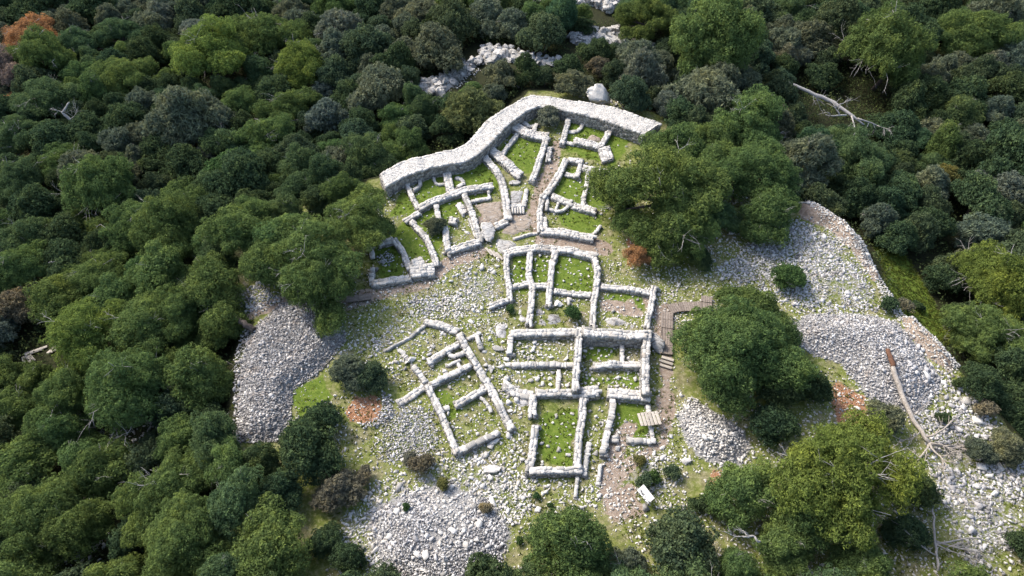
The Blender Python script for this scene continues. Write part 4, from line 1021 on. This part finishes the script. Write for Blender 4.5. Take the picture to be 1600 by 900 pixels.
def limbs_for(rng, Lc, base, trunk_top, r0, nmax=14, twigs=0, R=1):
    g = Bag(); idx = rng.permutation(len(Lc))[:nmax]
    for i in idx:
        a = base * (1 - .75) + trunk_top * .75 if rng.random() < .5 else trunk_top; b_ = Lc[i]; m_ = (a + b_) / 2 + rng.normal(0, .12 * R, 3) + np.array((0, 0, -.05 * R))
        g.add(*tube([a, m_, b_], [r0 * .5, r0 * .32, r0 * .12], 5))
    return g

def twig_bag(rng, Lc, R, n):
    g = Bag()
    for i in rng.permutation(len(Lc))[:n]:
        lst = []; c = Lc[i]; d = c / (np.linalg.norm(c) + 1e-6) + rng.normal(0, .4, 3); branchy(lst, c * .75, d, R * .5, .035 * R / 4, 2, rng, spread=.6, nseg=4, kids=(2, 4))
        for _, (V, F) in lst: g.add(V, F)
    return g

KIND = {}
def make_kind(key, seed, R, vz, zc, trunk_r, twigs=0, limbs=12, **kw):
    """zc: crown centre height above ground"""
    rng = np.random.default_rng(seed); g, Lc = crown(rng, R, vz, **kw); cz = np.array((0, 0, zc))
    crown_me = mesh_np(key + '_crown', np.concatenate(g.V) + cz, np.concatenate(g.F), M['leaf'])
    base = np.array((0, 0, -.6)); topp = cz + np.array((rng.normal(0, .1 * R), rng.normal(0, .1 * R), -.15 * R * vz))
    t = Bag(); mid = (base + topp) / 2 + rng.normal(0, .08 * R, 3) * np.array((1, 1, 0)); t.add(*tube([base, mid, topp], [trunk_r, trunk_r * .8, trunk_r * .5], 8))
    trunk_me = t.mesh(key + '_trunk', M['bark'], True)
    lb = limbs_for(rng, Lc + cz, base, topp, trunk_r, limbs, R=R); limb_me = lb.mesh(key + '_limbs', M['bark'], True)
    tw = None
    if twigs:
        tb = twig_bag(rng, Lc, R, twigs); tw = mesh_np(key + '_twigs', np.concatenate(tb.V) + cz, np.concatenate(tb.F), M['twig'])
    KIND.setdefault(key, []).append(dict(R=R, zc=zc, crown=crown_me, trunk=trunk_me, limbs=limb_me, twigs=tw))

for i in range(4):
    make_kind('pine', 200 + i, 5.0, .82, 3.7, .28, twigs=10, limbs=18, nlobe=110, domes=11, lobe_r=.85, ntuft=20, tuft_r=.40, nleaf=48, leaf=.078, asp=1.5, lean=.5, zmin=-.6, flat_=.8, irregular=.36)
for i in range(4):
    make_kind('small_pine', 230 + i, 2.8, .9, 2.2, .18, twigs=6, limbs=10, nlobe=62, domes=8, lobe_r=.55, ntuft=14, tuft_r=.36, nleaf=42, leaf=.074, asp=1.5, lean=.5, zmin=-.6, flat_=.85, irregular=.36)
for i in range(4):
    make_kind('oak', 260 + i, 2.2, .85, 1.4, .14, limbs=8, nlobe=50, domes=7, lobe_r=.48, ntuft=22, tuft_r=.20, nleaf=18, leaf=.095, asp=1.0, lean=.8, zmin=-.5, flat_=.85, irregular=.2)
for i in range(4):
    make_kind('olive', 290 + i, 2.2, .85, 1.45, .14, twigs=2, limbs=8, nlobe=44, domes=7, lobe_r=.52, ntuft=26, tuft_r=.19, nleaf=18, leaf=.075, asp=2.2, lean=.9, zmin=-.5, flat_=1.0, irregular=.18)
for i in range(3):
    make_kind('bush', 320 + i, .9, .75, .45, .05, limbs=5, nlobe=22, domes=3, lobe_r=.28, ntuft=14, tuft_r=.13, nleaf=12, leaf=.07, asp=1.3, lean=.9, zmin=-.4, flat_=.9, irregular=.25)

COL = {   # base colours of the foliage
    'P': (.112, .164, .058), 'Pg': (.094, .142, .066), 'Pb': (.146, .192, .050), 'D': (.066, .100, .050), 'Dg': (.082, .114, .064), 'O': (.136, .160, .110), 'Og': (.158, .176, .134),
    'Y': (.155, .158, .062), 'B': (.40, .22, .11), 'Br': (.26, .19, .155), 'G': (.072, .128, .050), 'T': (.18, .165, .12)}
DESC = {'P': 'green pine', 'Pg': 'greyish green pine', 'Pb': 'bright yellow-green pine', 'D': 'dark green oak bush', 'Dg': 'dull green laurel bush', 'O': 'grey-green olive bush', 'Og': 'silvery olive bush',
        'Y': 'yellowish shrub', 'B': 'dead orange-brown pine', 'Br': 'dead purplish-brown pine', 'G': 'fresh green bush', 'T': 'brownish scrub'}
NAME = {'P': 'pine_tree', 'Pg': 'pine_tree', 'Pb': 'pine_tree', 'D': 'oak_bush', 'Dg': 'laurel_bush', 'O': 'olive_bush', 'Og': 'olive_bush', 'Y': 'shrub', 'B': 'dead_pine', 'Br': 'dead_pine', 'G': 'bush', 'T': 'shrub'}
TREES = []      # dicts: world x, y, radius, code, px, label
def geo_for(code, Rm):
    if code[0] == 'P' or code in ('B', 'Br'): return 'pine' if Rm > 3.4 else 'small_pine'
    if Rm < 1.1: return 'bush'
    if code in ('O', 'Og', 'Y', 'T'): return 'olive'
    return 'oak'
def place_px(u, v, wpx, code, label=None):
    Rm = 2.0
    for _ in range(4):
        k = KIND[geo_for(code, Rm)][0]; p = at1(u, v, k['zc'] * Rm / k['R']); Rm = wpx / 2 * mpp(p) * (1.07 if code[0] in 'PB' else 1.0)
    TREES.append(dict(x=p[0], y=p[1], R=Rm, code=code, px=(u, v), label=label, hand=True))

PX = '''
47 58 92 B|12 115 84 Br|15 165 44 B|30 105 50 B|75 150 112 Pg|115 72 78 Pg|190 55 80 Pg|190 115 95 P|60 12 90 D|150 18 85 D|15 40 60 Dg|250 30 60 Og|203 25 50 O|330 85 135 Pb|295 186 66 Og|372 165 88 P
420 60 115 P|370 18 90 D|300 28 70 Dg|140 205 85 D|200 195 85 D|235 140 60 D|30 215 85 Pg|45 252 30 B|10 258 28 B|160 290 135 P|225 352 112 P|110 372 90 D|30 285 95 Pg|60 330 95 D|292 268 92 D
368 268 95 G|340 338 95 D|100 250 85 P|250 240 85 D|420 215 92 P|465 250 85 Dg|515 185 72 Og|450 168 88 P|30 420 115 P|150 432 105 P|255 425 105 P|335 447 100 P|30 485 75 T|90 470 95 P|398 325 72 D
475 105 105 Pb|535 62 92 Og|600 65 60 O|680 75 102 O|595 140 105 O|645 205 72 Dg|737 178 98 Y|785 120 56 O|760 25 82 O|660 25 75 O|580 18 75 D|518 12 66 P|470 42 66 O|700 205 55 D|560 222 82 Dg|525 258 75 O
850 57 86 Dg|802 42 62 O|820 12 66 D|1115 62 175 P|1010 30 98 P|935 108 44 T|897 132 58 O|984 150 72 Dg|908 42 40 D|1165 195 142 P|850 122 45 Dg|1062 178 66 D|1040 148 60 D|770 150 50 O
1270 65 95 O|1385 85 155 P|1520 50 115 P|1592 60 85 P|1310 30 85 D|1450 207 62 O|1520 217 64 O|1440 150 85 D|1510 152 95 D|1582 150 85 D|1230 20 85 Pg|1222 108 60 D|1290 120 60 D|1400 200 85 D|1470 22 80 D|1570 212 75 D
1330 250 105 Pg|1262 235 80 Pg|1335 312 80 D|1402 300 95 D|1400 372 70 D|1450 350 80 D|1470 435 66 D|1475 285 62 Y|1566 300 98 Og|1530 365 92 O|1560 450 145 Pb|1500 290 72 D|1540 525 115 P|1592 380 66 Dg|1535 600 70 D|1592 630 80 D|1575 700 60 O
1188 268 135 P|1056 228 92 P|1112 218 76 P|1092 290 90 P|1112 262 85 P|1125 330 66 Pg|1098 405 44 D|418 412 90 P|1198 340 85 P|1042 300 195 P|1040 375 90 P|1070 350 120 P|988 345 64 P|480 400 160 P|560 345 125 P|500 445 125 P|440 380 105 P
150 530 155 Pb|240 510 155 P|200 612 165 P|292 490 115 P|310 590 115 P|110 620 125 P|2 590 80 P|30 645 85 P|335 655 72 D|60 812 155 P|40 722 115 P|130 715 90 P|270 768 150 P|292 845 155 P|352 722 84 P|420 852 135 P|482 700 115 D|525 765 80 T|440 765 85 D|545 872 62 D|500 655 70 D|548 580 66 O|582 586 60 Dg|410 720 70 D|505 845 62 D|1180 560 90 P|1215 520 80 P
895 850 142 P|1065 850 132 Dg|1160 770 100 P|1100 790 44 D|1008 752 34 Dg|1020 745 26 G|1050 738 32 Dg|1222 860 95 P|1320 745 215 Pb|1262 805 120 P|1428 765 75 D|1415 830 75 D|1350 885 95 P|1383 655 62 O|1150 890 80 P|980 885 70 O
1160 540 178 P|1138 597 108 P|1228 600 100 D|1268 605 66 D|1205 660 88 D|1180 480 100 P|1230 430 62 G|998 398 46 B|975 312 24 B|1388 476 34 D|1412 478 34 T|857 180 42 Og|895 492 32 G|797 484 18 G|680 352 36 O|660 727 40 T|692 758 26 Y|570 745 36 T|545 760 40 T
1540 640 40 T|1530 705 50 O|1500 600 26 D|1590 850 50 D|640 715 28 T|865 600 0 D|1475 655 26 D|1435 480 20 D|760 795 24 T|635 792 16 G|1000 720 22 Y|880 770 0 D|838 775 14 G|860 790 12 G|812 845 16 G'''
for e in PX.replace('\n', '|').split('|'):
    q = e.split()
    if len(q) == 4 and float(q[2]) > 0: place_px(float(q[0]), float(q[1]), float(q[2]), q[3])

# fill the rest of the wood: no two crowns closer than their radii allow
CLEARW = at([(372, 700), (374, 560), (396, 495), (352, 440), (420, 400), (560, 330), (596, 275), (700, 235), (750, 190), (826, 140), (930, 140), (1040, 185), (1090, 240), (1235, 318), (1345, 365), (1375, 385), (1440, 430), (1480, 510),
             (1520, 575), (1600, 690), (1640, 910), (500, 910), (560, 800), (520, 700), (455, 690)])[:, :2]
ROCKW = [at(p)[:, :2] for p in ([(650, 155), (660, 130), (750, 70), (890, 100), (880, 122), (780, 122), (700, 172)], [(885, 65), (930, 45), (1005, 55), (1030, 108), (990, 98), (890, 92)], [(800, -5), (870, -8), (980, -15), (975, 22), (945, 40), (880, 28), (800, 24)])]
KEEP = [(45, 562, 16), (70, 552, 22), (92, 545, 14), (1260, 140, 22), (1310, 168, 34), (1350, 195, 30), (1420, 620, 30), (1470, 700, 40), (1480, 780, 50), (1500, 860, 40), (1550, 885, 60), (1590, 880, 30), (570, 640, 26), (1320, 630, 30), (1480, 357, 14)]
fr = np.random.default_rng(99); cand = []
for _ in range(9000):
    y = fr.uniform(10, 116); x = fr.uniform(-1, 1) * (0.77 * (y * CP + HCAM * SP) + 3); cand.append((x, y))
cand = np.array(cand); dcl = sdf_poly(cand, CLEARW); drk = np.max([sdf_poly(cand, r) for r in ROCKW], 0)
TX = np.array([(t['x'], t['y'], t['R']) for t in TREES])
extra = []
for (x, y), dc, dr in zip(cand, dcl, drk):
    big = fr.random()
    Rn = fr.uniform(2.1, 3.3) if big < .7 else fr.uniform(3.3, 4.6)
    if len(extra) > 300: Rn = fr.uniform(1.7, 2.4)
    if dc > -Rn * .55 or dr > -Rn * .5: continue
    qq = to_px([(x, y, float(hgt(x, y)) + 1.5)])[0]
    if any(math.hypot(qq[0] - a, qq[1] - b_) < c_ + Rn * 9 for a, b_, c_ in KEEP): continue
    A = TX if not extra else np.concatenate([TX, np.array(extra)])
    if (np.hypot(A[:, 0] - x, A[:, 1] - y) < .56 * (A[:, 2] + Rn)).any(): continue
    extra.append((x, y, Rn))
    nz = float(fbm(x, y, 18, 21)); r = fr.random()
    code = ('O' if r < .5 else 'Dg' if r < .8 else 'Og') if nz > .58 else ('D' if r < .6 else 'Dg' if r < .8 else 'Pg') if nz > .42 else ('P' if r < .45 else 'D' if r < .8 else 'Pg')
    if x < -12 and y < 60 and r < .5: code = 'P'
    q = to_px([(x, y, float(hgt(x, y)) + 1.5)])[0]
    TREES.append(dict(x=x, y=y, R=Rn, code=code, px=tuple(q), label=None, hand=False))

# labels: kind, rank and direction from the nearest landmark
LAND = [((47, 62), 'the dead orange pine'), ((330, 85), 'the tall bright pine'), ((740, 215), 'the enclosure wall bend'), ((450, 590), 'the big grey heap'), ((931, 152), 'the pale pointed boulder'),
        ((1030, 290), 'the big pine over the ruins'), ((1420, 620), 'the fallen tree'), ((1300, 160), 'the bleached dead tree'), ((960, 62), 'the long white ridge'), ((65, 550), 'the stair planks'),
        ((1042, 520), 'the straight boardwalk'), ((1008, 772), 'the info board'), ((650, 830), 'the bottom heap'), ((480, 400), 'the large left pine'), ((1480, 357), 'the lone grey boulder'),
        ((1320, 742), 'the round bright pine'), ((240, 510), 'the left pine stand'), ((160, 290), 'the mid-left pine')]
FIXED = {(47, 58): 'dead orange-brown pine in the forest near the top left corner', (330, 85): 'tall bright yellow-green pine in the upper left forest', (1042, 300): 'big pine overhanging the right corner of the upper ruins',
         (480, 400): 'large pine overhanging the left corner of the ruins', (1320, 745): 'round bright yellow-green pine at the lower right', (857, 180): 'small olive tree growing against the great enclosure wall',
         (680, 352): 'grey shrub growing inside the upper left rooms', (895, 492): 'low green bush on the grey bedrock slope', (1008, 752): 'small dark bush just above the info board', (737, 178): 'yellowish round shrub just left of the enclosure wall bend',
         (1160, 540): 'broad pine standing right of the straight boardwalk', (548, 580): 'grey-green bush above the rust-coloured hollow', (160, 290): 'wide pine in the middle of the left forest', (12, 115): 'dead purplish-brown pine at the left edge',
         (1115, 62): 'huge pine right of the long white ridge', (895, 850): 'pine at the bottom edge below the lowest room', (1230, 430): 'fresh green bush on the pale rubble slope'}
bins = {}
for t in TREES:
    u, v = t['px']
    if (int(u), int(v)) in FIXED: t['label'] = FIXED[(int(u), int(v))]; continue
    d, nm, dx, dy = min((math.hypot(u - a, v - b_), n, u - a, v - b_) for (a, b_), n in LAND)
    k = int(round(math.atan2(dy, dx) / (math.pi / 4))) % 8
    dr = ['right of', 'below and right of', 'below', 'below and left of', 'left of', 'above and left of', 'above', 'above and right of'][k]
    bins.setdefault((DESC[t['code']], dr, nm), []).append((d, t))
for (ds, dr, nm), lst in bins.items():
    lst.sort(key=lambda e: e[0])
    for i, (d, t) in enumerate(lst):
        t['label'] = ('%s %s %s' % (ds, dr, nm)) if len(lst) == 1 else '%s, %s one %s %s' % (ds, 'nearest' if i == 0 else ORD[i], dr, nm)
tr_ = np.random.default_rng(5)
for t in TREES:
    kd = KIND[geo_for(t['code'], t['R'])]; k = kd[tr_.integers(len(kd))]; s = t['R'] / k['R']
    root = empty(NAME[t['code']], (t['x'], t['y'], float(hgt(t['x'], t['y'])))); root.rotation_euler = (0, 0, tr_.uniform(0, 6.28)); sx = tr_.uniform(.86, 1.18); root.scale = (s * sx, s / sx, s * (tr_.uniform(.88, 1.1) if t['hand'] else tr_.uniform(.88, 1.35)))
    c = COL[t['code']]; v = tr_.uniform(.9, 1.14); w = tr_.normal(0, .05)
    o = link('crown', k['crown'], root); o.color = (c[0] * v * (1 + w), c[1] * v, c[2] * v * (1 - w), 1)
    link('trunk', k['trunk'], root); link('limbs', k['limbs'], root)
    if k['twigs'] and tr_.random() < .8: tag(link('dead_twigs', k['twigs'], root), kind='stuff')
    tag(root, t['label'], {'pine_tree': 'pine', 'dead_pine': 'dead pine', 'oak_bush': 'bush', 'laurel_bush': 'bush', 'olive_bush': 'bush', 'shrub': 'shrub', 'bush': 'bush'}[NAME[t['code']]], {'pine_tree': 'pines of the wood', 'oak_bush': 'oak bushes of the wood', 'laurel_bush': 'laurel bushes of the wood', 'olive_bush': 'olive bushes of the wood'}.get(NAME[t['code']]), 'thing')
print('TREES', len(TREES))

# ------------------------------------------------------------------ low growth nobody could count
def low_growth(name, label, P, size, per, leaf, asp, color, seed, cat, rise=.5):
    rng = np.random.default_rng(seed); n = len(P); sz = size * rng.uniform(.5, 1.4, n); z = hgt(P[:, 0], P[:, 1])
    d = rng.normal(0, 1, (n, per, 3)); d[:, :, 2] = np.abs(d[:, :, 2]); d /= np.linalg.norm(d, axis=2)[:, :, None]
    cen = np.stack([P[:, 0], P[:, 1], z], 1)[:, None, :] + d * (sz[:, None, None]) * np.array((1, 1, rise)) * rng.uniform(.5, 1, (n, per, 1))
    V, F = leaves_at(cen.reshape(-1, 3), d.reshape(-1, 3), leaf, asp, rng, .8); o = link(name, mesh_np(name, V, F, M['leaf'])); o.color = (*color, 1)
    return tag(o, label, cat, None, 'stuff')
gr = np.random.default_rng(61)
P = gr.uniform((-80, 8), (85, 118), (26000, 2)); P = P[np.abs(P[:, 0]) < .8 * (P[:, 1] * CP + HCAM * SP) + 3]
P = P[(sdf_poly(P, PLATEAU) < -1.2) & (np.max([sdf_poly(P, r) for r in ROCKW + [at(GLADE)[:, :2]]], 0) < -.3)]
low_growth('undergrowth', 'dark low undergrowth between the trees of the wood', P, .95, 12, .17, 1.0, (.085, .112, .048), 62, 'undergrowth', 1.4)
P = gr.uniform((-30, 14), (45, 74), (26000, 2)); P = P[sdf_poly(P, at(CLEAR_PX)[:, :2]) > -1]
P = P[gr.random(len(P)) < sstep(.36, .6, fbm(P[:, 0], P[:, 1], 3, 33))]; P = off_walls(P)
GW = at(GLADE)[:, :2]; Q = gr.uniform(GW.min(0), GW.max(0), (2500, 2)); P = np.concatenate([P, Q[sdf_poly(Q, GW) > -.5]])
P = P[np.max([sdf_poly(P, HEAPW[k]) for k in HEAPW], 0) < -.2]
low_growth('grass', 'short grass and herbs growing over the clearing', P, .16, 6, .07, 1.6, (.105, .13, .03), 63, 'grass', .5)

# the wood goes on beyond the photograph's frame
P = gr.uniform((-150, -25), (150, 190), (5200, 2)); fr_ = .77 * (P[:, 1] * CP + HCAM * SP) + 2
P = P[((np.abs(P[:, 0]) > fr_) | (P[:, 1] > 112) | (P[:, 1] < 9)) & (sdf_poly(P, PLATEAU) < -1)][:2600]
low_growth('woodland', 'continuing woodland around the clearing beyond the counted trees', P, 3.0, 60, .42, 1.0, (.085, .12, .055), 64, 'woodland', 1.2)
